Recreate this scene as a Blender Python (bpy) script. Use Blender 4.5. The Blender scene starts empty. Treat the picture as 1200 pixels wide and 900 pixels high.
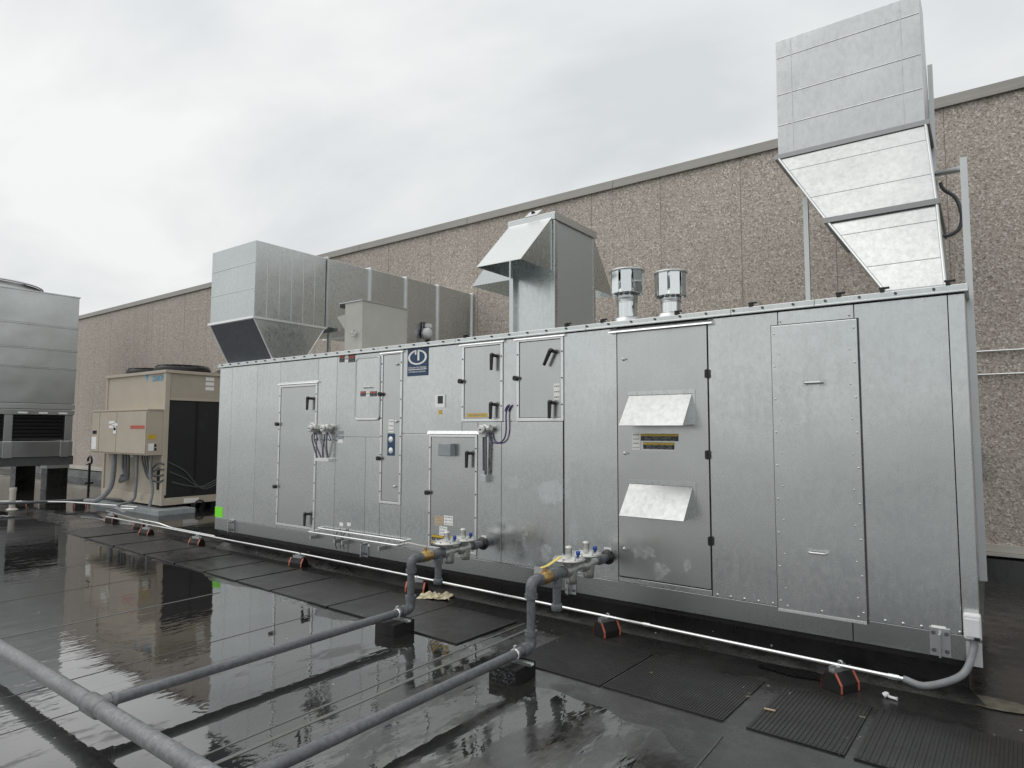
import bpy, bmesh, math, random
from mathutils import Vector, Matrix, noise
random.seed(7)
S = bpy.context.scene
COL = S.collection
# ------------------------------------------------------------------ camera (solved from the photograph)
YAW, PITCH, ROLL = math.radians(36.4947), math.radians(4.10878), math.radians(0.18228)
CX, CY, CZ = 8.72928, -4.85188, 1.38254
FPX = 755.1434
f = Vector((-math.sin(YAW)*math.cos(PITCH), math.cos(YAW)*math.cos(PITCH), math.sin(PITCH)))
r0 = Vector((math.cos(YAW), math.sin(YAW), 0)); u0 = r0.cross(f)
rr = math.cos(ROLL)*r0 + math.sin(ROLL)*u0
uu = -math.sin(ROLL)*r0 + math.cos(ROLL)*u0
cam = bpy.data.cameras.new('camera'); camo = bpy.data.objects.new('camera', cam); COL.objects.link(camo)
cam.sensor_width = 36; cam.lens = 36*FPX/1200; cam.clip_start = .05; cam.clip_end = 3000
camo.matrix_world = Matrix(((rr.x, uu.x, -f.x, CX), (rr.y, uu.y, -f.y, CY), (rr.z, uu.z, -f.z, CZ), (0, 0, 0, 1)))
S.camera = camo
CAM = Vector((CX, CY, CZ))
# ------------------------------------------------------------------ world: overcast sky
SUN_EL, SUN_AZ = math.radians(55), math.radians(228)      # azimuth clockwise from +Y
W = bpy.data.worlds.new('World'); S.world = W; W.use_nodes = True
nt = W.node_tree; nt.nodes.clear()
def wn(t, **k):
    n = nt.nodes.new(t)
    for a, b in k.items(): setattr(n, a, b)
    return n
out = wn('ShaderNodeOutputWorld'); bg = wn('ShaderNodeBackground'); bg.inputs['Strength'].default_value = .117
sky = wn('ShaderNodeTexSky', sky_type='NISHITA', sun_disc=False, sun_elevation=SUN_EL, sun_rotation=SUN_AZ)
sky.air_density = 1.0; sky.dust_density = 3.0
tc = wn('ShaderNodeTexCoord'); sep = wn('ShaderNodeSeparateXYZ'); nt.links.new(tc.outputs['Generated'], sep.inputs[0])
mx = wn('ShaderNodeMath', operation='MAXIMUM'); nt.links.new(sep.outputs['Z'], mx.inputs[0]); mx.inputs[1].default_value = 0
ad = wn('ShaderNodeMath', operation='ADD'); nt.links.new(mx.outputs[0], ad.inputs[0]); ad.inputs[1].default_value = .22
dv = wn('ShaderNodeVectorMath', operation='DIVIDE'); nt.links.new(tc.outputs['Generated'], dv.inputs[0])
cmb = wn('ShaderNodeCombineXYZ')
for i in range(3): nt.links.new(ad.outputs[0], cmb.inputs[i])
nt.links.new(cmb.outputs[0], dv.inputs[1])
mp = wn('ShaderNodeMapping'); mp.inputs['Scale'].default_value = (.75, 1.15, .3); mp.inputs['Location'].default_value = (8.8, 7.1, 0)
nt.links.new(dv.outputs[0], mp.inputs[0])
nz = wn('ShaderNodeTexNoise'); nz.inputs['Scale'].default_value = 1.45; nz.inputs['Detail'].default_value = 7; nz.inputs['Roughness'].default_value = .52; nz.inputs['Distortion'].default_value = .35
nt.links.new(mp.outputs[0], nz.inputs['Vector'])
cr = wn('ShaderNodeValToRGB'); nt.links.new(nz.outputs['Fac'], cr.inputs[0])
cr.color_ramp.elements[0].position = .30; cr.color_ramp.elements[0].color = (5.9, 6.15, 6.3, 1)
cr.color_ramp.elements[1].position = .62; cr.color_ramp.elements[1].color = (8.0, 8.05, 7.9, 1)
zr = wn('ShaderNodeMapRange'); nt.links.new(sep.outputs['Z'], zr.inputs[0])
zr.inputs['From Min'].default_value = .0; zr.inputs['From Max'].default_value = 1; zr.inputs['To Min'].default_value = .97; zr.inputs['To Max'].default_value = 1.1
ml = wn('ShaderNodeVectorMath', operation='MULTIPLY'); nt.links.new(cr.outputs[0], ml.inputs[0])
c2 = wn('ShaderNodeCombineXYZ')
for i in range(3): nt.links.new(zr.outputs[0], c2.inputs[i])
nt.links.new(c2.outputs[0], ml.inputs[1])
mixw = wn('ShaderNodeMix', data_type='RGBA'); mixw.inputs['Factor'].default_value = .94
nt.links.new(sky.outputs[0], mixw.inputs['A']); nt.links.new(ml.outputs[0], mixw.inputs['B'])
nt.links.new(mixw.outputs['Result'], bg.inputs[0]); nt.links.new(bg.outputs[0], out.inputs[0])
# ------------------------------------------------------------------ sun (veiled by cloud)
sl = bpy.data.lights.new('sun', 'SUN'); sl.energy = .85; sl.angle = math.radians(60); sl.color = (1, .97, .93)
so = bpy.data.objects.new('sun', sl); COL.objects.link(so); so.location = (0, 0, 30)
sd = Vector((math.sin(SUN_AZ)*math.cos(SUN_EL), math.cos(SUN_AZ)*math.cos(SUN_EL), math.sin(SUN_EL)))
so.rotation_euler = sd.to_track_quat('Z', 'Y').to_euler()
S.view_settings.view_transform = 'Standard'; S.view_settings.look = 'None'; S.view_settings.exposure = 0; S.view_settings.gamma = 1
# ------------------------------------------------------------------ pixel -> place
def ray(px, py): return f + rr*((px-600)/FPX) - uu*((py-450)/FPX)
def AP(px, py, ax, v):
    d = ray(px, py); t = (v-CAM[ax])/d[ax]; return CAM + d*t
def AX(px, py, v): return AP(px, py, 0, v)
def AY(px, py, v=0.): return AP(px, py, 1, v)
def AZ(px, py, v): return AP(px, py, 2, v)
G = -.25          # roof level
L, H = 8.637, 2.3
WY = 4.2
# ------------------------------------------------------------------ materials
MATS = {}
class NT:
    def __init__(s, name):
        s.m = bpy.data.materials.new(name); s.m.use_nodes = True; s.t = s.m.node_tree
        s.b = s.t.nodes['Principled BSDF']; s.o = s.t.nodes['Material Output']
        s.pos = s.n('ShaderNodeNewGeometry').outputs['Position']
    def n(s, t, **k):
        x = s.t.nodes.new(t)
        for a, b in k.items(): setattr(x, a, b)
        return x
    def l(s, a, b): s.t.links.new(a, b)
    def map(s, sc, loc=(0, 0, 0), src=None):
        m = s.n('ShaderNodeMapping'); m.inputs['Scale'].default_value = sc; m.inputs['Location'].default_value = loc
        s.l(src or s.pos, m.inputs[0]); return m.outputs[0]
    def noise(s, scale, detail=3, rough=.5, vec=None, dist=0):
        x = s.n('ShaderNodeTexNoise'); x.inputs['Scale'].default_value = scale; x.inputs['Detail'].default_value = detail
        x.inputs['Roughness'].default_value = rough; x.inputs['Distortion'].default_value = dist
        s.l(vec or s.pos, x.inputs['Vector']); return x.outputs['Fac']
    def vor(s, scale, feature='F1', out='Distance', vec=None):
        x = s.n('ShaderNodeTexVoronoi', feature=feature); x.inputs['Scale'].default_value = scale
        s.l(vec or s.pos, x.inputs['Vector']); return x.outputs[out]
    def ramp(s, fac, stops):
        x = s.n('ShaderNodeValToRGB'); e = x.color_ramp.elements
        while len(e) < len(stops): e.new(.5)
        for i, (p, c) in enumerate(stops):
            e[i].position = p; e[i].color = (c, c, c, 1) if not isinstance(c, tuple) else (*c, 1)
        s.l(fac, x.inputs[0]); return x.outputs[0]
    def rng(s, fac, a, b, c, d):
        x = s.n('ShaderNodeMapRange'); s.l(fac, x.inputs[0])
        for k, v in zip(('From Min', 'From Max', 'To Min', 'To Max'), (a, b, c, d)): x.inputs[k].default_value = v
        return x.outputs[0]
    def mix(s, fac, a, b, blend='MIX'):
        x = s.n('ShaderNodeMix', data_type='RGBA', blend_type=blend)
        for k, v in (('Factor', fac), ('A', a), ('B', b)):
            i = x.inputs[k] if k == 'Factor' else [q for q in x.inputs if q.name == k and q.type == 'RGBA'][0]
            if isinstance(v, (int, float)): i.default_value = v
            elif isinstance(v, tuple): i.default_value = (*v, 1)
            else: s.l(v, i)
        return x.outputs['Result']
    def math(s, op, a, b=None):
        x = s.n('ShaderNodeMath', operation=op)
        for i, v in enumerate((a, b)):
            if v is None: continue
            if isinstance(v, (int, float)): x.inputs[i].default_value = v
            else: s.l(v, x.inputs[i])
        return x.outputs[0]
    def bump(s, h, strength, dist, prev=None):
        x = s.n('ShaderNodeBump'); x.inputs['Strength'].default_value = strength; x.inputs['Distance'].default_value = dist
        s.l(h, x.inputs['Height'])
        if prev: s.l(prev, x.inputs['Normal'])
        return x.outputs[0]
    def set(s, **k):
        for a, v in k.items():
            i = s.b.inputs[a.replace('_', ' ')]
            if isinstance(v, tuple): i.default_value = (*v, 1)
            elif isinstance(v, (int, float)): i.default_value = v
            else: s.l(v, i)
        return s.m
def simple(name, col, rough=.5, metal=0, var=.15, sc=14):
    t = NT(name)
    nf = t.noise(sc, 4, .6)
    lo = tuple(max(0, c*(1-var)) for c in col); hi = tuple(c*(1+var) for c in col)
    c = t.mix(t.rng(nf, .3, .7, 0, 1), lo, hi)
    rf = t.rng(t.noise(sc*.7, 3), .3, .7, rough*.85, min(1, rough*1.15))
    return t.set(Base_Color=c, Roughness=rf, Metallic=metal)
def galvanised(name, base=(.56, .585, .59), rough=.40, spangle=85, wave=.003, streak=.5, stains=(), metal=1.0, dirt=.25, mott=0):
    t = NT(name)
    sp = t.vor(spangle, 'F1', 'Color', vec=t.map((1, 1, .8)))
    spv = t.n('ShaderNodeSeparateColor'); t.l(sp, spv.inputs[0])
    big = t.noise(1.3, 4, .6)
    st = t.noise(2.2, 4, .65, vec=t.map((7, 7, .22)))
    st2 = t.noise(1.0, 3, .6, vec=t.map((34, 34, .35)))
    fine = t.noise(160, 2, .6)
    col = t.mix(t.rng(spv.outputs[0], 0, 1, 0, 1), tuple(c*.98 for c in base), tuple(c*1.015 for c in base))
    oi = t.n('ShaderNodeObjectInfo').outputs['Random']
    col = t.mix(t.rng(oi, 0, 1, 0, .16), col, tuple(c*.6 for c in base))
    col = t.mix(t.rng(big, .35, .7, 0, dirt), col, tuple(c*.72 for c in base))
    col = t.mix(t.rng(st, .55, .8, 0, .13*streak), col, tuple(c*.62 for c in base))
    col = t.mix(t.rng(st2, .6, .75, 0, .07*streak), col, tuple(min(1, c*1.25) for c in base))
    col = t.mix(t.rng(fine, .35, .65, 0, .05), col, tuple(c*.7 for c in base))
    ro = t.math('ADD', t.rng(spv.outputs[1], 0, 1, rough-.012, rough+.012), t.math('ADD', t.rng(st, .5, .8, 0, .05*streak), t.rng(big, .35, .7, -.02, .05)))
    met = metal
    if mott:
        mo = t.noise(24, 6, .75, vec=t.map((1, 1, .6)))
        col = t.mix(t.rng(mo, .42, .68, 0, mott), col, tuple(c*.55 for c in base))
        col = t.mix(t.rng(t.noise(5, 4, .6, vec=t.map((6, 6, .5))), .6, .72, 0, mott*.8), col, tuple(c*.5 for c in base))
        ro = t.math('ADD', ro, t.rng(mo, .4, .7, -.05, .1))
    if stains:
        dn = t.n('ShaderNodeTexNoise'); dn.inputs['Scale'].default_value = 9; dn.inputs['Detail'].default_value = 5; dn.inputs['Roughness'].default_value = .75
        t.l(t.pos, dn.inputs['Vector'])
        off = t.n('ShaderNodeVectorMath', operation='MULTIPLY_ADD'); t.l(dn.outputs['Color'], off.inputs[0]); off.inputs[1].default_value = (.22, 0, .22)
        sub = t.n('ShaderNodeVectorMath', operation='SUBTRACT'); t.l(t.pos, sub.inputs[0]); sub.inputs[1].default_value = (.11, 0, .11)
        t.l(sub.outputs[0], off.inputs[2])
        acc = None
        for (x, z, rx, rz, a) in stains:
            v = t.map((1/rx, 0, 1/rz), (-x/rx, 0, -z/rz), off.outputs[0])
            ln = t.n('ShaderNodeVectorMath', operation='LENGTH'); t.l(v, ln.inputs[0])
            k = t.rng(ln.outputs['Value'], .75, .98, a, 0)
            acc = k if acc is None else t.math('MAXIMUM', acc, k)
        msk = t.math('MULTIPLY', acc, t.math('MULTIPLY', t.rng(t.noise(26, 5, .75), .38, .58, .15, 1), t.rng(t.noise(9, 4, .7, vec=t.map((1, 1, .35))), .35, .6, .3, 1)))
        col = t.mix(msk, col, (.6, .63, .64))
        ro = t.math('ADD', ro, t.math('MULTIPLY', msk, .2))
        met = t.rng(msk, 0, 1, metal, .35)
    nb = t.bump(t.noise(1.5, 2, .3), .42, wave*6)
    return t.set(Base_Color=col, Roughness=ro, Metallic=met, Normal=nb)
def P2(px, py):
    p = AY(px, py); return p.x, p.z
ST = []
for px, py, rx, rz, a in ((645, 576, .17, .12, .95), (600, 566, .09, .06, .6), (640, 648, .06, .09, .8), (615, 632, .03, .12, .35), (665, 560, .03, .2, .35), (672, 622, .05, .14, .35),
                          (752, 646, .13, .06, .6), (775, 668, .07, .07, .8), (806, 662, .045, .05, .8), (640, 527, .10, .07, .25), (700, 600, .05, .12, .2), (690, 530, .1, .03, .25),
                          (975, 665, .08, .06, .18), (880, 560, .03, .03, .2), (640, 690, .035, .06, .35), (590, 606, .04, .04, .3), (848, 556, .02, .02, .4)):
    x, z = P2(px, py); ST.append((x, z, rx, rz, a))
M = {}
M['galv'] = galvanised('galvanised_steel_panels', mott=.05, base=(.655, .685, .68), stains=ST, rough=.235, streak=.8)
M['door'] = galvanised('galvanised_steel_doors', base=(.60, .625, .615), rough=.27, stains=ST, streak=.8)
M['rail'] = galvanised('dull_base_rail_steel', base=(.44, .46, .455), rough=.27, streak=.5)
M['trim'] = galvanised('bright_aluminium_trim', base=(.88, .9, .9), rough=.3, streak=.2, metal=.75, dirt=.1)
M['duct'] = galvanised('galvanised_duct', mott=.05, base=(.60, .635, .635), rough=.3, spangle=60, streak=.6, wave=.006)
M['oldduct'] = galvanised('weathered_galvanised_duct', base=(.62, .64, .645), rough=.44, spangle=45, streak=1.2, wave=.006, dirt=.3, mott=.2)
M['shiny'] = galvanised('bright_galvanised', base=(.64, .665, .665), rough=.34, spangle=50, streak=.3, dirt=.1)
M['ctmetal'] = galvanised('cooling_tower_steel', base=(.57, .6, .6), rough=.38, spangle=40, streak=.5, wave=.008)
M['strut'] = galvanised('strut_steel', base=(.62, .64, .64), rough=.4, streak=.3)
M['satin'] = galvanised('dull_satin_galvanised', base=(.5, .52, .52), rough=.5, streak=.3, dirt=.1, metal=.6)
M['hood'] = galvanised('upturned_galvanised_sheet', base=(.52, .54, .54), rough=.36, spangle=45, streak=.2, dirt=.3, wave=.006, mott=.1)
M['screen'] = simple('dark_slate_shade', (.085, .095, .11), .45, .4, .12, 20)  # dark roof reflection put into the colour, for the duct transition front, not a real screen
M['chrome'] = galvanised('polished_flue_steel', base=(.8, .83, .83), rough=.1, streak=.1, dirt=.05, wave=.001)
M['flange'] = galvanised('dull_flange_steel', base=(.36, .37, .37), rough=.45, streak=.4)
M['conduit'] = galvanised('conduit_steel', base=(.82, .83, .83), rough=.28, streak=.1, dirt=.1)
M['dark'] = simple('black_recess', (.012, .012, .013), .7)
M['gap'] = simple('shadowed_core_steel', (.09, .092, .093), .6, .3)
M['black'] = simple('black_plastic', (.012, .012, .013), .35)
M['white'] = simple('white_plastic', (.74, .75, .76), .4, 0, .04)
M['cream'] = simple('cream_flashing', (.56, .54, .49), .5, .2, .1, 3)
M['label'] = simple('white_label', (.9, .9, .88), .45, 0, .05)
M['tan_label'] = simple('tan_label', (.55, .42, .28), .5, 0, .1)
M['yellow'] = simple('yellow_label', (.62, .42, .05), .45, 0, .08)
M['red'] = simple('red_label', (.5, .11, .07), .45, 0, .1)
M['blue'] = simple('navy_sign_blue', (.018, .055, .13), .35, 0, .1)
M['bluecap'] = simple('blue_cap', (.02, .07, .32), .35)
M['green'] = simple('fluorescent_green_sticker', (.22, .85, .03), .5, 0, .05)
M['orange'] = simple('orange_reflector', (.5, .13, .075), .4, 0, .15)
M['purple'] = simple('purple_cable', (.07, .05, .17), .45)
M['brass'] = simple('brass', (.55, .36, .14), .35, .8)
M['lever'] = simple('yellow_lever', (.72, .6, .16), .5)
M['pipe'] = simple('grey_painted_pipe', (.115, .125, .135), .38, 0, .22, 9)
def pipe_mat(name, a, b, rough, metal):
    t = NT(name); n = t.noise(38, 6, .7); big = t.noise(3, 4, .6)
    c = t.mix(t.rng(n, .35, .65, 0, 1), a, b)
    c = t.mix(t.rng(big, .45, .7, 0, .5), c, tuple(x*.6 for x in a))
    c = t.mix(t.rng(t.noise(14, 6, .75), .66, .72, 0, .7), c, (.10, .055, .03))
    return t.set(Base_Color=c, Roughness=t.rng(n, .3, .7, rough-.12, rough+.14), Metallic=metal, Normal=t.bump(n, .15, .002))
M['pipe'] = pipe_mat('grey_gas_pipe', (.105, .113, .122), (.185, .196, .205), .4, .1)
M['mainpipe'] = pipe_mat('mill_steel_pipe', (.15, .157, .162), (.27, .28, .283), .38, .3)
M['cast'] = simple('cast_aluminium', (.6, .6, .58), .4, .8, .12)
M['greybox'] = simple('grey_enclosure', (.3, .33, .34), .45)
M['flex'] = simple('grey_liquidtight', (.22, .23, .24), .45)
M['flexdark'] = simple('dark_grey_conduit', (.09, .095, .1), .45)
M['beige'] = simple('beige_paint', (.49, .435, .355), .48, 0, .05, 2.5)
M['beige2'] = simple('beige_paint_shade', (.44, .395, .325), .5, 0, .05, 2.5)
M['greige'] = simple('warm_grey_paint', (.50, .49, .455), .5, .1, .06, 3)
M['coping'] = simple('coping_metal', (.34, .325, .30), .42, .3, .06, 2)
M['sealant'] = simple('tan_sealant', (.12, .11, .085), .4, 0, .4, 18)
M['rag'] = simple('cream_cloth', (.62, .56, .4), .8, 0, .15, 20)
M['skyblue'] = simple('light_blue_letters', (.05, .38, .62), .4)
M['glass'] = simple('dark_screen', (.02, .022, .025), .2)
def coil_mat():
    t = NT('coil_fins')
    v = t.n('ShaderNodeTexWave', wave_type='BANDS', bands_direction='Z'); v.inputs['Scale'].default_value = 20; t.l(t.pos, v.inputs['Vector'])
    c = t.mix(v.outputs['Fac'], (.008, .009, .011), (.022, .024, .028))
    c = t.mix(t.rng(t.noise(3, 4), .55, .8, 0, .35), c, (.05, .055, .06))
    return t.set(Base_Color=c, Roughness=.42, Normal=t.bump(v.outputs['Fac'], .3, .01))
M['coil'] = coil_mat()
def wall_mat():
    t = NT('exposed_aggregate_concrete')
    v1 = t.n('ShaderNodeTexVoronoi'); v1.inputs['Scale'].default_value = 56; t.l(t.pos, v1.inputs['Vector'])
    sc = t.n('ShaderNodeSeparateColor'); t.l(v1.outputs['Color'], sc.inputs[0])
    v2 = t.n('ShaderNodeTexVoronoi'); v2.inputs['Scale'].default_value = 120; t.l(t.pos, v2.inputs['Vector'])
    s2 = t.n('ShaderNodeSeparateColor'); t.l(v2.outputs['Color'], s2.inputs[0])
    stops = [(.0, (.16, .132, .11)), (.2, (.36, .31, .265)), (.6, (.5, .445, .39)), (.88, (.62, .56, .5)), (1, (.92, .88, .82))]
    c = t.mix(.35, t.ramp(sc.outputs[0], stops), t.ramp(s2.outputs[1], stops))
    c = t.mix(t.rng(t.noise(.35, 2), .35, .65, 0, .18), c, (.24, .21, .185))
    st = t.noise(1.5, 4, .6, vec=t.map((2.2, 2.2, .12)))
    c = t.mix(t.rng(st, .52, .8, 0, .3), c, (.48, .44, .4))
    c = t.mix(t.rng(t.noise(1.2, 4, .6, vec=t.map((5, 5, .1), (3, 3, 3))), .55, .8, 0, .35), c, (.2, .175, .155))
    return t.set(Base_Color=c, Roughness=.85, Normal=t.bump(v1.outputs['Distance'], .3, .012))
M['wall'] = wall_mat()
M['joint'] = simple('sealant_joint', (.34, .31, .27), .7)
def roof_mat(name, rlo, rhi, ior, ripple, wet=True, base=.02):
    t = NT(name)
    n1 = t.noise(.9, 5, .6); n2 = t.noise(7, 5, .65)
    c = t.mix(t.rng(n1, .35, .65, 0, 1), (base*.75, base*.75, base*.77), (base*1.45, base*1.42, base*1.38))
    c = t.mix(t.rng(n2, .58, .72, 0, .3), c, (base*2.6, base*2.45, base*2.2))
    ro = t.rng(t.math('ADD', t.math('MULTIPLY', n2, .5), t.math('MULTIPLY', t.noise(1.6, 4, .6), .5)), .4, .6, rlo, rhi)
    nb = None
    if ripple:
        w1 = t.noise(7, 3, .6, vec=t.map((1, .3, 1)))
        amp = t.rng(t.noise(.8, 2), .38, .62, .25, 1)
        w = t.math('MULTIPLY', w1, amp)
        w = t.math('ADD', w, t.math('MULTIPLY', t.noise(24, 2, .5, vec=t.map((1, .4, 1))), t.math('MULTIPLY', amp, .16)))
        # rain rings
        for (x, y) in ((4.42, -3.55), (5.03, -3.28), (5.75, -3.0), (4.95, -2.75), (3.4, -1.9)):
            v = t.n('ShaderNodeVectorMath', operation='DISTANCE'); t.l(t.pos, v.inputs[0]); v.inputs[1].default_value = (x, y, G)
            d = v.outputs['Value']
            s = t.math('MULTIPLY', t.math('SINE', t.math('MULTIPLY', d, 130)), t.rng(d, .02, .16, .03, 0))
            w = t.math('ADD', w, s)
        nb = t.bump(w, .5, ripple)
    else:
        nb = t.bump(n2, .25, .012); nb = t.bump(t.noise(60, 3, .6), .2, .004, nb)
    sk = t.n('ShaderNodeTexVoronoi'); sk.inputs['Scale'].default_value = 7; t.l(t.pos, sk.inputs['Vector'])
    skc = t.n('ShaderNodeSeparateColor'); t.l(sk.outputs['Color'], skc.inputs[0])
    spk = t.math('MULTIPLY', t.math('LESS_THAN', sk.outputs['Distance'], .055), t.math('GREATER_THAN', skc.outputs[0], .6))
    c = t.mix(spk, c, (.3, .29, .27))
    film = None
    if ripple:
        sx0 = t.n('ShaderNodeSeparateXYZ'); t.l(t.pos, sx0.inputs[0])
        bias = t.rng(sx0.outputs[0], 2.5, 6.5, -.17, .05)
        film = t.rng(t.math('ADD', bias, t.noise(1.7, 6, .68, vec=t.map((1.5, .5, 1)))), .53, .57, 0, 1)
        line = t.rng(t.noise(3.2, 2, .5, vec=t.map((5, .1, 1))), .65, .67, 0, .3)
        film = t.math('MAXIMUM', film, line)
        ro = t.math('ADD', ro, t.math('MULTIPLY', film, t.rng(n2, .3, .7, .06, .26)))
        c = t.mix(t.math('MULTIPLY', film, .6), c, (.03, .029, .027))
    t.set(Base_Color=c, Roughness=ro, Normal=nb)
    t.b.inputs['IOR'].default_value = ior
    if ripple:
        sx_ = t.n('ShaderNodeSeparateXYZ'); t.l(t.pos, sx_.inputs[0])
        t.l(t.rng(t.math('ADD', sx_.outputs[0], t.math('MULTIPLY', t.noise(.7, 3), 3)), 5.1, 7.0, ior*1.6, ior*.78), t.b.inputs['IOR'])
        io = t.b.inputs['IOR'].links[0].from_socket
        t.l(t.math('SUBTRACT', io, t.math('MULTIPLY', film, t.math('SUBTRACT', io, 1.75))), t.b.inputs['IOR'])
    return t.m
M['roof'] = roof_mat('wet_black_membrane', .06, .42, 1.6, 0, base=.021)
M['puddle'] = roof_mat('standing_rainwater', .006, .03, 2.9, .006, base=.016)
M['seam'] = simple('membrane_seam', (.13, .13, .125), .35)
M['pad'] = roof_mat('damp_rubber_pad', .26, .5, 1.45, 0, base=.017)
M['flashing'] = roof_mat('black_membrane_flashing', .18, .45, 1.45, 0, base=.009)
M['rubber'] = simple('black_rubber_block', (.007, .007, .007), .65)
# ------------------------------------------------------------------ mesh builder
class MB:
    def __init__(s): s.v = []; s.f = []; s.sm = []
    def add(s, vs, fs, smooth=False):
        o = len(s.v); s.v += [Vector(v) for v in vs]
        for q in fs: s.f.append([o+i for i in q]); s.sm.append(smooth)
        return s
    def box(s, a, b):
        x0, y0, z0 = a; x1, y1, z1 = b
        return s.add([(x0, y0, z0), (x1, y0, z0), (x1, y1, z0), (x0, y1, z0), (x0, y0, z1), (x1, y0, z1), (x1, y1, z1), (x0, y1, z1)],
                     [(0, 3, 2, 1), (4, 5, 6, 7), (0, 1, 5, 4), (1, 2, 6, 5), (2, 3, 7, 6), (3, 0, 4, 7)])
    def frame(s, x0, x1, z0, z1, w, y0, y1):       # rectangular ring facing -Y
        s.box((x0, y0, z0), (x0+w, y1, z1)); s.box((x1-w, y0, z0), (x1, y1, z1))
        s.box((x0+w, y0, z0), (x1-w, y1, z0+w)); s.box((x0+w, y0, z1-w), (x1-w, y1, z1)); return s
    def hexa(s, p): return s.add(p, [(0, 3, 2, 1), (4, 5, 6, 7), (0, 1, 5, 4), (1, 2, 6, 5), (2, 3, 7, 6), (3, 0, 4, 7)])
    def tube(s, path, r, n=12, caps=True):
        path = [Vector(p) for p in path]; rs = r if isinstance(r, (list, tuple)) else [r]*len(path)
        up = None; rings = []
        for i, p in enumerate(path):
            d = (path[min(i+1, len(path)-1)]-path[max(i-1, 0)]).normalized()
            if up is None: up = Vector((0, 0, 1)) if abs(d.z) < .9 else Vector((1, 0, 0))
            a = (up - d*up.dot(d)); a = a.normalized() if a.length > 1e-6 else d.orthogonal().normalized()
            b = d.cross(a); up = a
            rings.append([p + (a*math.cos(t)+b*math.sin(t))*rs[i] for t in (2*math.pi*k/n for k in range(n))])
        vs = [v for g in rings for v in g]
        fs = [(i*n+k, i*n+(k+1) % n, (i+1)*n+(k+1) % n, (i+1)*n+k) for i in range(len(path)-1) for k in range(n)]
        s.add(vs, fs, True)
        if caps:
            s.add(rings[0], [tuple(reversed(range(n)))]); s.add(rings[-1], [tuple(range(n))])
        return s
    def lathe(s, prof, c, axis='Z', n=24, smooth=True):
        c = Vector(c); vs = []
        for (r, h) in prof:
            for k in range(n):
                t = 2*math.pi*k/n; a, b = r*math.cos(t), r*math.sin(t)
                vs.append(c + (Vector((a, b, h)) if axis == 'Z' else Vector((a, -h, b)) if axis == 'Y' else Vector((h, a, b))))
        fs = [(i*n+k, i*n+(k+1) % n, (i+1)*n+(k+1) % n, (i+1)*n+k) for i in range(len(prof)-1) for k in range(n)]
        s.add(vs, fs, smooth)
        return s
    def cyl(s, a, b, r, n=14): return s.tube([a, b], r, n)
    def build(s, name, mat, parent=None, bevel=0, org=None):
        me = bpy.data.meshes.new(name)
        o = org if org is not None else (Vector(parent['_o']) if parent is not None and '_o' in parent else Vector((0, 0, 0)))
        me.from_pydata([v-o for v in s.v], [], s.f)
        me.polygons.foreach_set('use_smooth', s.sm)
        bm = bmesh.new(); bm.from_mesh(me); bmesh.ops.recalc_face_normals(bm, faces=bm.faces); bm.to_mesh(me); bm.free()
        me.materials.append(M[mat] if isinstance(mat, str) else mat)
        ob = bpy.data.objects.new(name, me); COL.objects.link(ob)
        if parent is not None:
            ob.parent = parent
            ob['_o'] = tuple(o)
        if bevel:
            b = ob.modifiers.new('bevel', 'BEVEL'); b.width = bevel; b.segments = 2; b.limit_method = 'ANGLE'
        return ob
def tag(o, label, cat=None, group=None, kind=None):
    o['label'] = label
    if cat: o['category'] = cat
    if group: o['group'] = group
    if kind: o['kind'] = kind
    return o
def thing(name, loc, label, cat, group=None):
    o = bpy.data.objects.new(name, None); COL.objects.link(o); o.location = loc; o.empty_display_size = .1; o['_o'] = tuple(loc)
    return tag(o, label, cat, group)
def bez(pts, n=10):      # smooth path through points (Catmull-Rom)
    pts = [Vector(p) for p in pts]; q = [pts[0]*2-pts[1]] + pts + [pts[-1]*2-pts[-2]]; res = []
    for i in range(1, len(q)-2):
        for k in range(n):
            t = k/n; a, b, c, d = q[i-1], q[i], q[i+1], q[i+2]
            res.append(.5*((2*b)+(c-a)*t+(2*a-5*b+4*c-d)*t*t+(3*b-a-3*c+d)*t**3))
    return res+[pts[-1]]
def fillet(pts, r, n=6):  # polyline with rounded corners
    pts = [Vector(p) for p in pts]; res = [pts[0]]
    for i in range(1, len(pts)-1):
        a, b, c = pts[i-1], pts[i], pts[i+1]
        k = min(r, (a-b).length*.49, (c-b).length*.49)
        p, q = b+(a-b).normalized()*k, b+(c-b).normalized()*k
        for j in range(n+1):
            t = j/n; res.append(p*(1-t)**2+b*2*t*(1-t)+q*t*t)
    return res+[pts[-1]]
def text(name, s, size, mat, parent, origin, normal='-Y', depth=.0006, width=None):
    c = bpy.data.curves.new(name, 'FONT'); c.body = s; c.size = size; c.align_x = 'CENTER'; c.align_y = 'CENTER'; c.extrude = depth; c.resolution_u = 3
    t = bpy.data.objects.new('tmp', c); COL.objects.link(t); bpy.context.view_layer.update()
    me = bpy.data.meshes.new_from_object(t.evaluated_get(bpy.context.evaluated_depsgraph_get()))
    bpy.data.objects.remove(t)
    xs = [v.co.x for v in me.vertices]; k = 1 if not width else width/(max(xs)-min(xs))
    o = Vector(parent['_o']) if '_o' in parent else Vector((0, 0, 0))
    for v in me.vertices:
        p = v.co
        q = Vector((p.x*k, -p.z, p.y))+Vector(origin)
        v.co = q-o
    me.materials.clear(); me.materials.append(M[mat]); me.name = name
    ob = bpy.data.objects.new(name, me); COL.objects.link(ob); ob.parent = parent; ob['_o'] = tuple(o)
    return ob
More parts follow.
